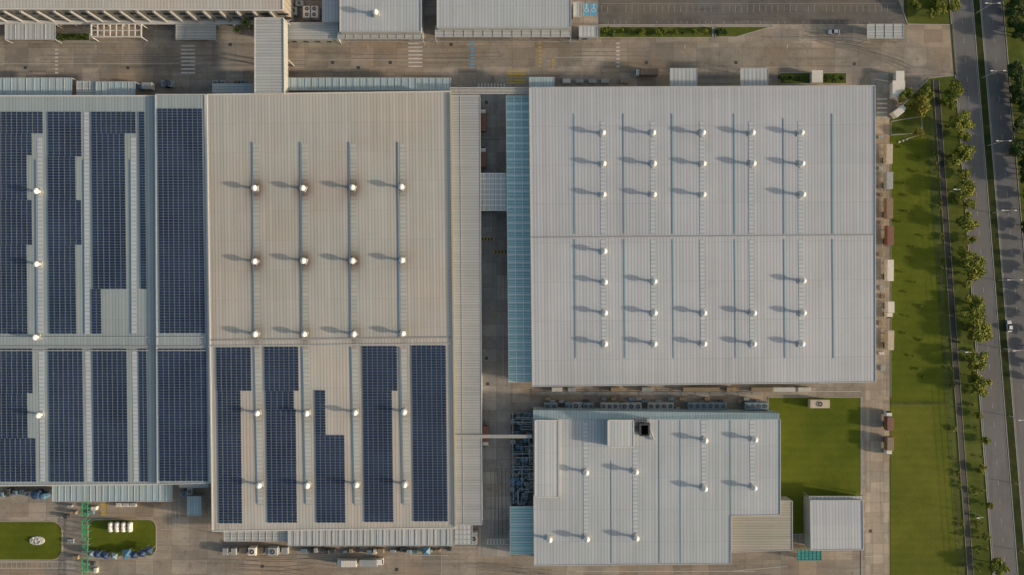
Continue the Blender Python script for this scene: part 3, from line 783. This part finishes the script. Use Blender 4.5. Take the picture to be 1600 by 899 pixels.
K=thing('gatehouse','gatehouse canopy with pale roof over the entrance lane','gatehouse',W(1382,50))
canopy(K,1355,38,1411,60,5,m_whiteV,purlin=4)
kb=MB(); kb.pbox(1372,44,1388,54,0.03,3,0); kb.obj('booth',m_trim,K)
kg=MB(); q0=W(1372,54,3);q1=W(1388,54,3); kg.box(q0.x+.3,q0.y-.05,1.1,q1.x-.3,q0.y+.02,2.3); kg.obj('window',m_glass,K)
L_=thing('link_canopy','grid-panelled link roof joining two factory buildings','canopy',W(770,300))
canopy(L_,748,271,792,329,8.0,m_link,'link_roof',purlin=7,pm=m_white_steel)
lb=MB()
for x in (756,765,774,783): lb.beam(W(x,271,8.1),W(x,329,8.1),.15,.1)
lb.obj('link_rail',m_white_steel,L_)
def pipebridge(x0,x1,y,z,n=4,w=1.6):
    T=thing('pipe_bridge','pale pipe bridge spanning the alley between two buildings','pipe bridge',W((x0+x1)/2,y))
    mb=MB(); a=W(x0,y,z);b=W(x1,y,z)
    for i in range(n): 
        o=Vector((0,(i/(n-1)-.5)*w,.3)); mb.tube(a+o,b+o,.13,n=8)
    mb.obj('pipe',m_trim,T)
    fr=MB()
    for s in (-.5,.5): fr.beam(a+Vector((0,s*w*1.15,0)),b+Vector((0,s*w*1.15,0)),.18,.35)
    k=int((b-a).length/2.5)
    for i in range(k+1):
        c=a.lerp(b,i/k); fr.beam(c+Vector((0,-w*.6,.05)),c+Vector((0,w*.6,.05)),.14,.12)
    for t in (.06,.94):
        c=a.lerp(b,t)
        for s in (-.5,.5): fr.tube((c.x,c.y+s*w,0),(c.x,c.y+s*w,z),.15,n=6)
    fr.obj('frame',m_unit,T)
pipebridge(703,828,142,10,5,2.0); pipebridge(710,831,682,10.2,3,.9)
# ---------------------------------------------------------------- vehicles
def truck(x,y,rot,cm,cab,L=7.5,label='box truck',group=None,name='box_truck',z=0.05):
    base=W(x,y); base.z=z
    T=thing(name,label,'truck',base,group); T.rotation_euler=(0,0,math.radians(rot)); T['_o']=(0,0,0)
    h=L/2
    c=MB(); c.box(-1.15,h-1.9,.55,1.15,h,1.6,ch=0); c.hexa([(-1.15,h-1.9,1.6),(1.15,h-1.9,1.6),(1.15,h,1.6),(-1.15,h,1.6)],[(-1.05,h-1.85,2.6),(1.05,h-1.85,2.6),(1.0,h-.5,2.6),(-1.0,h-.5,2.6)])
    cb=c.obj('cab',cab,T)
    w=MB(); w.quad((-1.02,h+.01,1.66),(1.02,h+.01,1.66),(.92,h-.44,2.5),(-.92,h-.44,2.5)); w.obj('windscreen',m_glass,cb)
    g_=MB(); g_.box(-1.25,-h,.95,1.25,h-2.05,3.5,ch=.06)
    yy=-h+.4
    while yy<h-2.3: g_.box(-1.2,yy,3.5,1.2,yy+.1,3.54); yy+=.9
    for s in (-1,1):
        yy=-h+.3
        while yy<h-2.3: g_.box(s*1.25-.03,yy,1.0,s*1.25+.03,yy+.12,3.4); yy+=.6
    g_.obj('cargo_box',cm,T)
    f=MB(); f.box(-.5,-h+.2,.55,.5,h-.2,.93); f.obj('chassis',m_dark,T)
    for s in (-1,1):
        for yy in (h-1.1,-h+1.2,-h+2.3):
            t=MB(); t.tube((s*.8,yy,.48),(s*1.12,yy,.48),.48,n=14); t.obj('wheel',m_black,T)
def trailer(x,y,rot,cm,L=8,label='',group='containers parked beside the lawn'):
    base=W(x,y); base.z=.05
    T=thing('container_trailer',label,'trailer',base,group); T.rotation_euler=(0,0,math.radians(rot)); T['_o']=(0,0,0)
    h=L/2; g_=MB(); g_.box(-1.22,-h,1.15,1.22,h,3.5,ch=.05)
    yy=-h+.3
    while yy<h-.3:
        g_.box(-1.1,yy,3.5,1.1,yy+.14,3.55)
        for s in (-1,1): g_.box(s*1.22-.04,yy,1.25,s*1.22+.04,yy+.16,3.4)
        yy+=.45
    g_.obj('container',cm,T)
    f=MB(); f.box(-.9,-h,.75,.9,h,1.13); f.box(-.7,h-1.6,.05,-.55,h-1.45,.75); f.box(.55,h-1.6,.05,.7,h-1.45,.75); f.obj('chassis',m_dark,T)
    for s in (-1,1):
        for yy in (-h+1,-h+2.1):
            t=MB(); t.tube((s*.8,yy,.48),(s*1.12,yy,.48),.48,n=14); t.obj('wheel',m_black,T)
for x,y,cm,L,lab in ((1382.5,243,m_cream,7.6,'cream container trailer parked on the concrete path'),(1383,284,m_unit,6.5,'weathered grey container trailer by the lawn'),(1383,327,m_brown,7.8,'brown container trailer by the lawn edge'),(1384,369,m_red,7.6,'red-brown container trailer by the lawn'),(1384,423,m_cwhite,8.2,'white container trailer by the lawn'),(1384.5,531,m_cream,7.6,'cream container trailer parked on path')):
    trailer(x,y,random.uniform(-1,1),cm,L,lab)
truck(1385,484,180,m_cwhite,m_cwhite,6.4,'white box truck parked on concrete path')
truck(1384,656,0,m_red,m_cwhite,7.2,'red-brown box truck with white cab'); truck(1384,695,180,m_brown,m_cwhite,7.2,'brown box truck with white cab beside lawn')
truck(755,190,0,m_red,m_carw,9,'red box truck with white cab in alley'); truck(755,248,0,m_red,m_carw,8,'red box truck docked in shaded alley'); truck(759,680,180,m_red,m_cwhite,8,'dark red truck under pipe bridge')
truck(1008,116,90,m_brown,m_cwhite,9,'brown box truck with white cab at dock')
truck(544,876,90,m_cwhite,m_carw,8,'white box truck in the yard'); truck(582,875,-90,m_unit,m_carw,9,'long grey truck with white cab in yard')
truck(1400,176,-52,m_cwhite,m_carw,6,'white truck parked askew near guard booth')
truck(232,138,90,m_unit,m_tank,6,'small grey truck beside the hall')
def car(x,y,rot,label,m=m_carw):
    base=W(x,y); base.z=.06
    T=thing('car',label,'car',base); T.rotation_euler=(0,0,math.radians(rot)); T['_o']=(0,0,0)
    st=[(-2.25,.70,.45,.62),(-2.15,.82,.30,.82),(-1.5,.88,.25,.90),(0,.90,.25,.88),(1.3,.88,.25,.86),(1.95,.84,.28,.72),(2.25,.66,.40,.58)]
    mb=MB(); n=0
    for (yy,w,z0,z1) in st:
        mb.v+=[Vector(p) for p in ((-w*.92,yy,z0),(-w,yy,(z0+z1)/2),(-w*.93,yy,z1),(w*.93,yy,z1),(w,yy,(z0+z1)/2),(w*.92,yy,z0))]
    for i in range(len(st)-1):
        for k in range(6):
            k2=(k+1)%6; mb.f.append((i*6+k,i*6+k2,i*6+6+k2,i*6+6+k)); mb.m.append(0)
    mb.f.append(tuple(range(6))); mb.m.append(0); mb.f.append(tuple(reversed(range(36,42)))); mb.m.append(0)
    bd=mb.obj('body',m,T)
    gl=MB(); gl.hexa([(-.82,-1.75,.86),(.82,-1.75,.86),(.82,.95,.86),(-.82,.95,.86)],[(-.64,-1.15,1.38),(.64,-1.15,1.38),(.64,.25,1.38),(-.64,.25,1.38)]); gl.obj('window',m_glass,bd)
    rf=MB(); rf.box(-.65,-1.17,1.37,.65,.27,1.45,ch=.03); rf.obj('car_roof',m,bd)
    for s in (-1,1):
        for yy in (-1.35,1.4):
            t=MB(); t.tube((s*.7,yy,.32),(s*.9,yy,.32),.32,n=14); t.obj('wheel',m_black,T)
        hl=MB(); hl.box(s*.6-.16,2.05,.52,s*.6+.16,2.24,.64); hl.obj('headlight',m_trim,T)
car(1302,51,90,'white car driving along the yard road'); car(1575.5,510,4,'white car driving on the divided road')
# ---------------------------------------------------------------- small kit
def condenser(x,y,w,d_,h,mat=m_unit,z=0.05,fans=1,label='grey air cooling unit on the concrete',grp='cooling units',name='cooling_unit'):
    o=W(x,y,z); mb=MB()
    mb.box(o.x-w/2,o.y-d_/2,z+.15,o.x+w/2,o.y+d_/2,z+h,0,ch=.06)
    for sx in (-1,1):
        for sy in (-1,1): mb.box(o.x+sx*(w/2-.15)-.08,o.y+sy*(d_/2-.15)-.08,z,o.x+sx*(w/2-.15)+.08,o.y+sy*(d_/2-.15)+.08,z+.15,1)
    for i in range(fans):
        if w>=d_: c=(o.x-w/2+(i+.5)*w/fans,o.y); r=min(w/fans,d_)*.38
        else: c=(o.x,o.y-d_/2+(i+.5)*d_/fans); r=min(d_/fans,w)*.38
        mb.tube((c[0],c[1],z+h),(c[0],c[1],z+h+.14),r,n=14,mi=0); mb.tube((c[0],c[1],z+h+.14),(c[0],c[1],z+h+.16),r*.85,n=14,mi=1)
        mb.tube((c[0],c[1],z+h+.16),(c[0],c[1],z+h+.2),r*.25,n=8,mi=0)
    return tag(mb.obj(name,[mat,m_dark],origin=o),label,'cooling unit',grp)
def tank(x,y,r,h,mat,z=.05,label='blue vertical storage tank'):
    o=W(x,y,z); mb=MB(); mb.lathe([(r,0),(r,h*.9),(r*.8,h*.97),(r*.3,h),(.1,h+.02)],20,0,c=o)
    mb.tube(o+Vector((0,0,h)),o+Vector((0,0,h+.25)),.2,n=8)
    tag(mb.obj('storage_tank',[mat],origin=o),label,'tank','storage tanks')
def crate(x,y,w,d_,h,mat=m_box,z=.05,label='slatted crate stack on the concrete'):
    o=W(x,y,z); mb=MB(); n=max(1,round(h/1.0))
    for i in range(n):
        z0=z+i*h/n
        for s in (-1,0,1): mb.box(o.x-w/2,o.y+s*(d_/2-.1)-.08,z0,o.x+w/2,o.y+s*(d_/2-.1)+.08,z0+.12,0)
        mb.box(o.x-w/2+.04,o.y-d_/2+.04,z0+.12,o.x+w/2-.04,o.y+d_/2-.04,z0+h/n-.03,0,ch=.03)
    xx=o.x-w/2
    while xx<o.x+w/2-.2: mb.box(xx,o.y-d_/2,z+h-.03,xx+.25,o.y+d_/2,z+h+.02,1); xx+=.4
    tag(mb.obj('crate_stack',[mat,m_trim if mat is m_cwhite else mat],origin=o),label,'crate','crate stacks in the yard')
condenser(483,23,3.2,4.5,3.0,m_cwhite,fans=2,label='white cooling tower with twin fans'); condenser(494,23,3.2,4.5,3.0,m_cwhite,fans=2,label='white cooling tower with twin fans')
condenser(460,20,3,3,2,m_unit); condenser(470,8,3,2,2,m_unit); condenser(455,8,2,2,1.5,m_unitb)
for x,w in ((905,6),(918,4),(955,9),(984,8),(1030,10),(1102,15),(1178,9),(888,3),(860,5)):
    condenser(x,633,w,2.8,random.uniform(2.6,3.6),random.choice((m_unit,m_unitb,m_unit)),fans=max(2,int(w/2.2)))
for x,w in ((1082,8),(1110,6),(1190,9),(1225,10),(1252,6),(870,4),(893,3),(960,3),(1010,4),(1140,3)):
    crate(x,608,w,1.6,1.8,random.choice((m_cwhite,m_box,m_unit)))
for x in range(845,1200,10):
    if random.random()<.7: crate(x+random.uniform(-4,4),random.choice((623,627,638)),random.uniform(1,2.5),1.2,random.uniform(1,2),random.choice((m_box,m_unit,m_dark,m_unitb)))
for y in (215,264,305,348,398,450,463,505,552,575): crate(1376+random.uniform(-2,2),y,random.uniform(1,1.8),random.uniform(1,2.2),random.uniform(.8,1.6),random.choice((m_box,m_unit,m_cwhite,m_brown)))
condenser(1277,630,7.5,3.2,2.5,m_cream,fans=1,label='pale equipment cabin by the lawn')
re_=random.Random(11)
for gy in range(650,790,8):
    for gx in (802,809,816,823,829):
        if re_.random()<.15: continue
        x=gx+re_.uniform(-2,2); y=gy+re_.uniform(-2,2)
        if re_.random()<.25: tank(x,y,re_.uniform(.5,1.1),re_.uniform(2,4),re_.choice((m_tank,m_unitb,m_unit)),label='blue-grey vertical process tank')
        else: condenser(x,y,re_.uniform(1.0,2.2),re_.uniform(1.0,2.6),re_.uniform(1,3.6),re_.choice((m_unitb,m_dark,m_unit,m_tank,m_dark,m_unitb)),fans=re_.choice((1,1,2)),label='grey process unit in equipment yard')
PR=thing('pipe_rack','tangle of pale pipes above equipment yard','pipes',W(815,710))
pr=MB()
for i in range(26):
    x=re_.uniform(799,830); y=re_.uniform(645,770); z=re_.uniform(3,5.5)
    if re_.random()<.5:
        y2=min(788,y+re_.uniform(10,60)); pr.tube(W(x,y,z),W(x,y2,z),re_.uniform(.08,.22),n=6)
        pr.tube(W(x,y2,z),W(min(832,x+re_.uniform(4,14)),y2,z),.12,n=6)
    else: pr.tube(W(x,y,z),W(833,y,z),re_.uniform(.08,.2),n=6)
pr.tube(W(801,643,4.5),W(802,788,4.5),.13,n=6)
pr.obj('pipe',m_unit,PR)
pf=MB()
for y in (645,706,748,785):
    pf.beam(W(798,y,4.2),W(833,y,4.2),.15,.2)
    for x in (799,832): q=W(x,y,4.2); pf.tube((q.x,q.y,0),q,.12,n=6)
pf.obj('frame',m_unitb,PR)
PR2=thing('pipe_rack','long low pipe run between the two buildings','pipes',W(1010,620))
pr=MB()
for y in (613,616): pr.tube(W(840,y,1.2),W(1190,y,1.2),.12,n=6)
pr.obj('pipe',m_unitb,PR2)
pf=MB()
for x in range(845,1190,22): pf.beam(W(x,611,1.0),W(x,618,1.0),.15,.12); q=W(x,614.5,1.0); pf.tube((q.x,q.y,0),q,.1,n=6)
pf.obj('support',m_dark,PR2)
for x in range(356,452,13): crate(x,859,random.uniform(2,3),2.6,random.uniform(1.5,2.6),random.choice((m_box,m_unit,m_dark)))
for x in range(460,704,9):
    if random.random()<.8: crate(x+random.uniform(-2,2),858+random.uniform(-1,4),random.uniform(1,2.6),random.uniform(.8,2),random.uniform(.8,2),random.choice((m_box,m_unit,m_dark,m_unitb,m_dark,m_cwhite)))
condenser(398,858,3,3,3,m_cwhite); condenser(430,858,3.6,3,3,m_unit); condenser(741,838,2.5,5,3,m_cwhite)
for x in (268,262,340,352,372,383): condenser(x,133,random.uniform(2,3),2.5,2.2,random.choice((m_unit,m_unitb,m_box)))
for x in (885,905,925,945,975): crate(x,128,3,1.6,1.5,random.choice((m_cwhite,m_box,m_unit)))
for x in (8,19,30,40,50,292,301,88): condenser(x,768+random.uniform(-3,3),random.uniform(1.5,2.8),random.uniform(1.5,3),2.6,random.choice((m_unit,m_unitb,m_dark)))
tank(64,770,1.6,4,m_navy,label='dark blue tank against the hall'); tank(74,773,1.2,3.5,m_tank)
T8,g8=flatbuild('storage_shed','small blue-grey shed with ribbed roof in yard',293,776,314,806,4,m_blue,.2)
crate(252,784,2,2,1.5); crate(262,770,2,2,1.5,m_cwhite); crate(160,868,2,2,1.2,m_unit)
for x,y,mm_ in ((112,790,m_unit),(118,800,m_box),(106,806,m_dark),(144,800,m_unitb),(150,793,m_cwhite),(146,880,m_dark),(120,870,m_box),(152,890,m_cwhite),(112,845,m_unit)): crate(x,y,random.uniform(1,2.4),random.uniform(1,2),random.uniform(.8,1.8),mm_)
for i in range(3): crate(188+i*11,788,2.2,1.6,1.2,m_cwhite)
for i,x in enumerate((176,186,196,206)):
    o=W(x,822,.1); mb=MB(); r=1.0
    for (a,b,r0,r1) in ((-1.9,-1.6,.55,.95),(-1.6,1.6,.95,1.0),(1.6,1.9,.95,.55)): mb.tube(o+Vector((0,a,1.3)),o+Vector((0,b,1.3)),r0,r1,n=18)
    mb.tube(o+Vector((0,0,2.2)),o+Vector((0,0,2.5)),.3,n=10)
    for yy in (-1.1,1.1): mb.box(o.x-.7,o.y+yy-.12,o.z,o.x+.7,o.y+yy+.12,o.z+.7,1)
    tag(mb.obj('horizontal_tank',[m_cwhite,m_dark],origin=o,smooth=False),'white horizontal tank resting on saddles on lawn','tank','white tanks on the lawn')
def tent(x,y,w,mat,label,h=3.2,rot=0):
    o=W(x,y,.1); T=thing('canopy_tent',label,'tent',o,'tents on the lawn'); T['_o']=(0,0,0); T.rotation_euler=(0,0,rot)
    mb=MB(); a=[Vector((sx*w/2,sy*w/2,2.2)) for sx,sy in ((-1,-1),(1,-1),(1,1),(-1,1))]; t=Vector((0,0,h))
    for i in range(4): mb.poly([a[i],a[(i+1)%4],t]); mb.quad(a[i],a[(i+1)%4],a[(i+1)%4]-Vector((0,0,.3)),a[i]-Vector((0,0,.3)))
    mb.obj('tent_cover',mat,T)
    for q in a: p=MB(); p.tube((q.x*.97,q.y*.97,0),(q.x*.97,q.y*.97,2.2),.05,n=6); p.obj('tent_pole',m_unit,T)
for x,y,w,m_ in ((158,863,2.6,m_navy),(170,865,2.6,m_navy),(183,866,2.4,m_unitb),(203,863,3.4,m_tank),(215,864,2.6,m_navy),(227,862,2.6,m_navy),(237,857,2.6,m_navy),(148,862,2.2,m_unitb)):
    tent(x,y,w,m_,'small blue pyramid tent on the lawn edge',rot=random.uniform(-.4,.4))
tent(667,858,3,m_tank,'small blue tent beside loading canopy')
o=W(58,845,.08); mb=MB(); n=28; ro=random.Random(2)
pts=[Vector((3.0*math.cos(t/n*6.283),1.7*math.sin(t/n*6.283),0)) for t in range(n)]
mb.hexa([o+p for p in pts],[o+p*.96+Vector((0,0,.3)) for p in pts],0)
for i in range(26):
    a=ro.random()*6.28; r=ro.random()**.5; c=o+Vector((2.5*r*math.cos(a),1.3*r*math.sin(a),.28)); s=ro.uniform(.18,.42)
    mb.lathe([(s,0),(s*.9,s*.5),(s*.4,s*.85),(.02,s*.9)],7,ro.choice((0,1,2)),c=c)
tag(mb.obj('rock_garden',[m_trim,m_kerb,m_unit],origin=o),'pale oval rock garden bed in the lawn','rock garden')
SCF=MB(); o=W(1262,864)
SCF.quad(W(1241,856)+Vector((0,0,3)),W(1279,856)+Vector((0,0,3)),W(1279,871)+Vector((0,0,3)),W(1241,871)+Vector((0,0,3)))
for x in range(1242,1282,6):
    p=W(x,856);q=W(x,871)
    SCF.tube(p,p+Vector((0,0,3)),.1,n=5); SCF.tube(q,q+Vector((0,0,3)),.1,n=5); SCF.beam(p+Vector((0,0,3.02)),q+Vector((0,0,3.02)),.2,.1)
for y in (856,861,866,871): SCF.beam(W(1240,y)+Vector((0,0,3.04)),W(1279,y)+Vector((0,0,3.04)),.2,.12)
tag(SCF.obj('bicycle_shelter',m_tealpaint,origin=o),'green framed shelter roof beside the shed','shelter')
def booth(x,y,w,d_,label):
    b=W(x,y); T=thing('guard_booth',label,'booth',b); T['_o']=(0,0,0)
    mb=MB(); mb.box(-w/2,-d_/2,0.03,w/2,d_/2,2.8); mb.obj('wall',m_trim,T)
    r=MB(); r.box(-w/2-.4,-d_/2-.4,2.8,w/2+.4,d_/2+.4,3.0,ch=.05); r.obj('roof',m_cwhite,T)
    g_=MB(); g_.box(-w/2+.3,-d_/2-.03,1.1,w/2-.3,-d_/2+.05,2.2); g_.obj('window',m_glass,T)
    g_=MB(); g_.box(w/2-.05,-d_/2+.3,1.1,w/2+.03,d_/2-.3,2.2); g_.obj('window',m_glass,T)
booth(1398,143,4,6,'white guard booth by the entrance'); booth(1400,122,2.5,3,'small white booth at the gate'); booth(1272,123,3.5,4,'small white booth on the planted strip')
def bump(x0,x1,y):
    o=W((x0+x1)/2,y); mb=MB(); n=9; 
    a=W(x0,y);b=W(x1,y)
    for i in range(n):
        p=a.lerp(b,i/n);q=a.lerp(b,(i+1)/n)
        mb.hexa([(p.x,p.y-.5,.05),(q.x,p.y-.5,.05),(q.x,p.y+.5,.05),(p.x,p.y+.5,.05)],[(p.x+.25,p.y-.25,.14),(q.x+.25,p.y-.25,.14),(q.x+.25,p.y+.3,.14),(p.x+.25,p.y+.3,.14)],i%2)
    tag(mb.obj('speed_bump',[m_markY,m_black],origin=o),'yellow and black speed bump across alley','speed bump')
bump(750,771,374); bump(770,793,394)
def lamp(x,y,h=9,double=True,label='tall double-armed street lamp on the median',grp='street lamps along the road',ang=0):
    b=W(x,y); b.z=.1; T=thing('street_lamp',label,'street lamp',b,grp); T['_o']=(0,0,0); T.rotation_euler=(0,0,ang)
    p=MB(); p.tube((0,0,0),(0,0,h),.13,.07,n=8); p.obj('pole',m_trim,T)
    for s in ((-1,1) if double else (-1,)):
        a=MB(); a.tube((0,0,h),(s*2.0,0,h+.4),.06,n=6); a.obj('arm',m_trim,T)
        l=MB(); l.box(s*2.0-.1 if s>0 else s*2.9,-.18,h+.36,s*2.9 if s>0 else s*2.0+.1,.18,h+.5,ch=.04); l.obj('lamp_head',m_carw,T)
for yy in (20,122,228,333,438,545,650,755,860): lamp((ml(yy)+mr(yy))/2-1,yy)
for yy in (300,548,800): lamp(dx(yy)+9,yy,7,False,'single-armed lamp post beside the drainage ditch')
for x,y in ((1405,222),(1411,220),(1417,218)):
    o=W(x,y,.1); mb=MB(); mb.tube(o,o+Vector((0,0,8)),.07,.04,n=6); mb.lathe([(.4,0),(.4,.2),(.1,.25)],10,0,c=o); mb.lathe([(.05,0),(.13,.1),(.02,.22)],8,0,c=o+Vector((0,0,8)))
    tag(mb.obj('flagpole',m_trim,origin=o),'bare white flagpole near guard booth','flagpole','flagpoles')
def fence(pts,h=1.6,label='thin grey mesh fence along the lawn',mat=m_unit):
    o=W(*pts[0]); mb=MB()
    for a,b in zip(pts,pts[1:]):
        p=W(*a);q=W(*b); L=(q-p).length; n=max(1,int(L/3))
        for i in range(n+1): c=p.lerp(q,i/n); mb.box(c.x-.05,c.y-.05,0,c.x+.05,c.y+.05,h)
        for z in (.3,.9,h-.1): mb.beam(p+Vector((0,0,z)),q+Vector((0,0,z)),.05,.05)
    tag(mb.obj('fence',mat,origin=o),label,'fence')
fence([(1449,125),(1480,628),(1515,1100)],mat=m_dark); fence([(1390,631),(1479,630)],mat=m_dark,label='dark low fence dividing two lawns'); fence([(1390,225),(1390,620)],1.2)
fence([(445,64),(900,64)],1.8,'grey fence along the yard road'); fence([(1205,60),(1355,62)],1.2,'low fence beside the entrance road')
# ---------------------------------------------------------------- vegetation
def tree_meshes(idx,R,Ht,nclump,leaves,ls,seed):
    rnd=random.Random(seed)
    tr=MB(); tr.tube((0,0,-.1),(0,0,Ht*.45),.04*R+.02,.03*R+.01,n=8)
    cr=MB(); cl=[]
    ex=rnd.uniform(.7,1.0); ea=rnd.random()*6.28
    for i in range(nclump):
        a=rnd.random()*6.283; r=R*math.sqrt(rnd.random())*.76; z=Ht*rnd.uniform(.50,.92)*(1-.25*(r/R)**2)
        cr_=R*rnd.uniform(.20,.42); px,py=r*math.cos(a),r*math.sin(a)*ex
        cl.append((Vector((px*math.cos(ea)-py*math.sin(ea),px*math.sin(ea)+py*math.cos(ea),z)),cr_))
        tr.tube((0,0,Ht*rnd.uniform(.25,.45)),cl[-1][0],.025*R,.01,n=5)
    for i in range(leaves):
        c,q=rnd.choice(cl)
        d=Vector((rnd.gauss(0,1),rnd.gauss(0,1),rnd.gauss(0,1))).normalized()*q*(rnd.random()**.35)*rnd.uniform(.8,1.2); d.z*=.75
        p=c+d
        n=Vector((rnd.gauss(.35,.8),rnd.gauss(0,.8),1)).normalized(); a=n.orthogonal().normalized(); a=Matrix.Rotation(rnd.random()*6.28,3,n)@a; b=n.cross(a)
        s=ls*rnd.uniform(.6,1.3)
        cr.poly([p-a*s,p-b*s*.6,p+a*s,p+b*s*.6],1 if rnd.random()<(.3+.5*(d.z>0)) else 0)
    return tr,cr
variants={}
def tree(x,y,kind,R,Ht,label,name='tree',grp='trees lining the road',cat='tree',var=None):
    key=(kind,var if var is not None else random.randrange(6),name)
    if key not in variants:
        sd=sum(map(ord,str(key)))
        if name=='shrub': tr,cr=tree_meshes(kind,1.0,1.3,6,260,.16,sd)
        elif name=='palm_tree':
            tr=MB(); cr=MB(); tr.tube((0,0,-.1),(.1,.1,1.45),.05,.035,n=8)
            for i in range(16):
                a=i*6.283/16+random.uniform(-.1,.1); pr=Vector((.1,.1,1.45)); 
                for s in range(5):
                    t=(s+1)/5; q=Vector((.1+math.cos(a)*t,.1+math.sin(a)*t,1.45+.25*math.sin(t*3)-.35*t*t)); w=.11*(1-t*.8); sdv=Vector((-math.sin(a),math.cos(a),0))*w
                    cr.quad(pr-sdv,pr+sdv,q+sdv*.8,q-sdv*.8,s%2); pr=q
        else: tr,cr=tree_meshes(kind,1.0,1.9,13,2600,.095,sd)
        a=tr.obj('trunk',m_bark,origin=(0,0,0)); b=cr.obj('crown',list(m_leafs[kind]),origin=(0,0,0))
        variants[key]=(a.data,b.data); bpy.data.objects.remove(a); bpy.data.objects.remove(b)
    ta,cb=variants[key]
    b=W(x,y,Ht*.7); b.z=.05
    T=thing(name,label,cat,b,grp); T.rotation_euler=(0,0,random.random()*6.28)
    hs=Ht/(1.9 if name=='tree' else 1.45 if name=='palm_tree' else 1.3)
    T.scale=(R*random.uniform(.85,1.15),R*random.uniform(.85,1.15),hs)
    for nm,me in (('trunk',ta),('crown',cb)):
        o=bpy.data.objects.new(nm,me); COL.objects.link(o); o.parent=T
for x,y,R in ((1495,143,5.2),(1484,164,2.6),(1500,190,4.8),(1506,214,3.0),(1504,243,5.2),(1510,274,2.6),(1510,298,4.8),(1514,321,3.0),(1515,348,4.8),(1516,374,2.6),(1506,394,2.2),(1521,418,5.4),(1510,444,2.4),(1524,475,4.0),(1521,497,4.6),(1531,520,4.6),(1526,566,4.9),(1519,588,2.4),(1535,606,4.9),(1561,885,4.6),(1528,650,2.0),(1540,690,1.8),(1536,735,2.2),(1548,790,1.8),(1541,838,2.0)):
    tree(x,y,0,R,max(2.4,R*1.1),'leafy green street tree on the grass verge')
tree(1437,163,2,5.0,6.0,'broad yellow-green tree beside the guard booth',grp='yellow trees by the gate'); tree(1415,150,0,3.4,4.5,'small green tree by guard booth',grp='yellow trees by the gate'); tree(1434,209,2,2.6,3.5,'small yellow-leaved tree by flagpoles',grp='yellow trees by the gate')
tree(1448,148,0,3,4.5,'small green tree by guard booth',grp='yellow trees by the gate')
for x,y in ((1430,8),(1455,22),(1470,12),(1490,8),(1462,2)): tree(x,y,0,random.uniform(1.8,3.2),3.5,'small planted tree near the entrance',grp='trees near the entrance')
tree(386,40,0,3.6,6,'palm tree beside the covered bridge','palm_tree',grp='palms in the yard',cat='palm tree'); tree(372,47,0,2.4,4,'small palm beside factory facade','palm_tree',grp='palms in the yard',cat='palm tree')
for x in range(944,1110,12): 
    if random.random()<.8: tree(x+random.uniform(-3,3),50+random.uniform(-3,3),random.choice((0,1,1)),random.uniform(1.0,2.2),2.0,'low shrub in the planting strip','shrub','shrubs in planting strips','shrub')
for x in (1124,1132,1222,1235,1248,1290,1303,1314,95,108,122,133): tree(x,(50 if 1000<x<1200 else 122 if x>1200 else 58),1,random.uniform(1.2,2.2),2.0,'low shrub in the planting strip','shrub','shrubs in planting strips','shrub')
rs=random.Random(4)
for i in range(20):
    y=232+i*19+rs.uniform(-5,5); x=rs.choice((1405,1418,1432))+rs.uniform(-5,5)+.04*(y-215)
    tree(x,y,0,rs.uniform(.6,1.0),rs.uniform(.7,1.0),'small green shrub planted in the lawn','shrub','shrubs dotted over the lawn','shrub')
for i in range(34):
    y=rs.uniform(232,885); tree(dx(y)-8+rs.uniform(-2,2),y,0,rs.uniform(.7,1.3),1.0,'scrubby bush beside the fence','shrub','bushes along the fence','shrub')
for i in range(60):
    y=rs.uniform(140,895); tree(rs.uniform(dx(y)+8,rl(y)-4),y,0,rs.uniform(.6,1.6),1.1,'low bush on the roadside verge','shrub','bushes on the verge','shrub')
for i in range(36):
    y=-10+i*8+rs.uniform(-3,3)
    if 55<y<105: continue
    x=max(rr(y)+12,1577)+rs.uniform(0,22); R=rs.uniform(2.6,4.8)
    tree(x,y,1,R,R*1.3,'dense dark green roadside tree',grp='dense trees beyond the road')
for i in range(14):
    y=280+i*24; tree(rr(y)+10+rs.uniform(0,8),y,1,rs.uniform(2,3.4),3.4,'dense dark green roadside tree',grp='dense trees beyond the road')
# ---------------------------------------------------------------- light & camera
el=math.radians(14.0); az=math.radians(100.0)
ts=Vector((math.sin(az)*math.cos(el),math.cos(az)*math.cos(el),math.sin(el)))
sun=bpy.data.lights.new('sun','SUN'); sun.energy=4.4; sun.angle=math.radians(2.2); sun.color=(1.0,.82,.62)
so=bpy.data.objects.new('sun',sun); COL.objects.link(so); so.rotation_euler=ts.to_track_quat('Z','Y').to_euler(); so.location=(0,0,100)
w=bpy.data.worlds.new('World'); scene.world=w; w.use_nodes=True; nt=w.node_tree
sky=nt.nodes.new('ShaderNodeTexSky'); sky.sky_type='NISHITA'; sky.sun_disc=False; sky.sun_elevation=el; sky.sun_rotation=az
sky.dust_density=4.5; sky.air_density=1.5; sky.ozone_density=1.4
nt.links.new(sky.outputs[0],nt.nodes['Background'].inputs[0]); nt.nodes['Background'].inputs[1].default_value=.15
cam=bpy.data.cameras.new('camera'); cam.sensor_width=36; cam.lens=36*H/400.0; cam.clip_end=5000
co=bpy.data.objects.new('camera',cam); COL.objects.link(co); co.location=(0,0,H); co.rotation_euler=(0,0,0); scene.camera=co
scene.view_settings.view_transform='Standard'; scene.view_settings.look='None'; scene.view_settings.exposure=0
for o in bpy.data.objects:
    if '_o' in o: del o['_o']
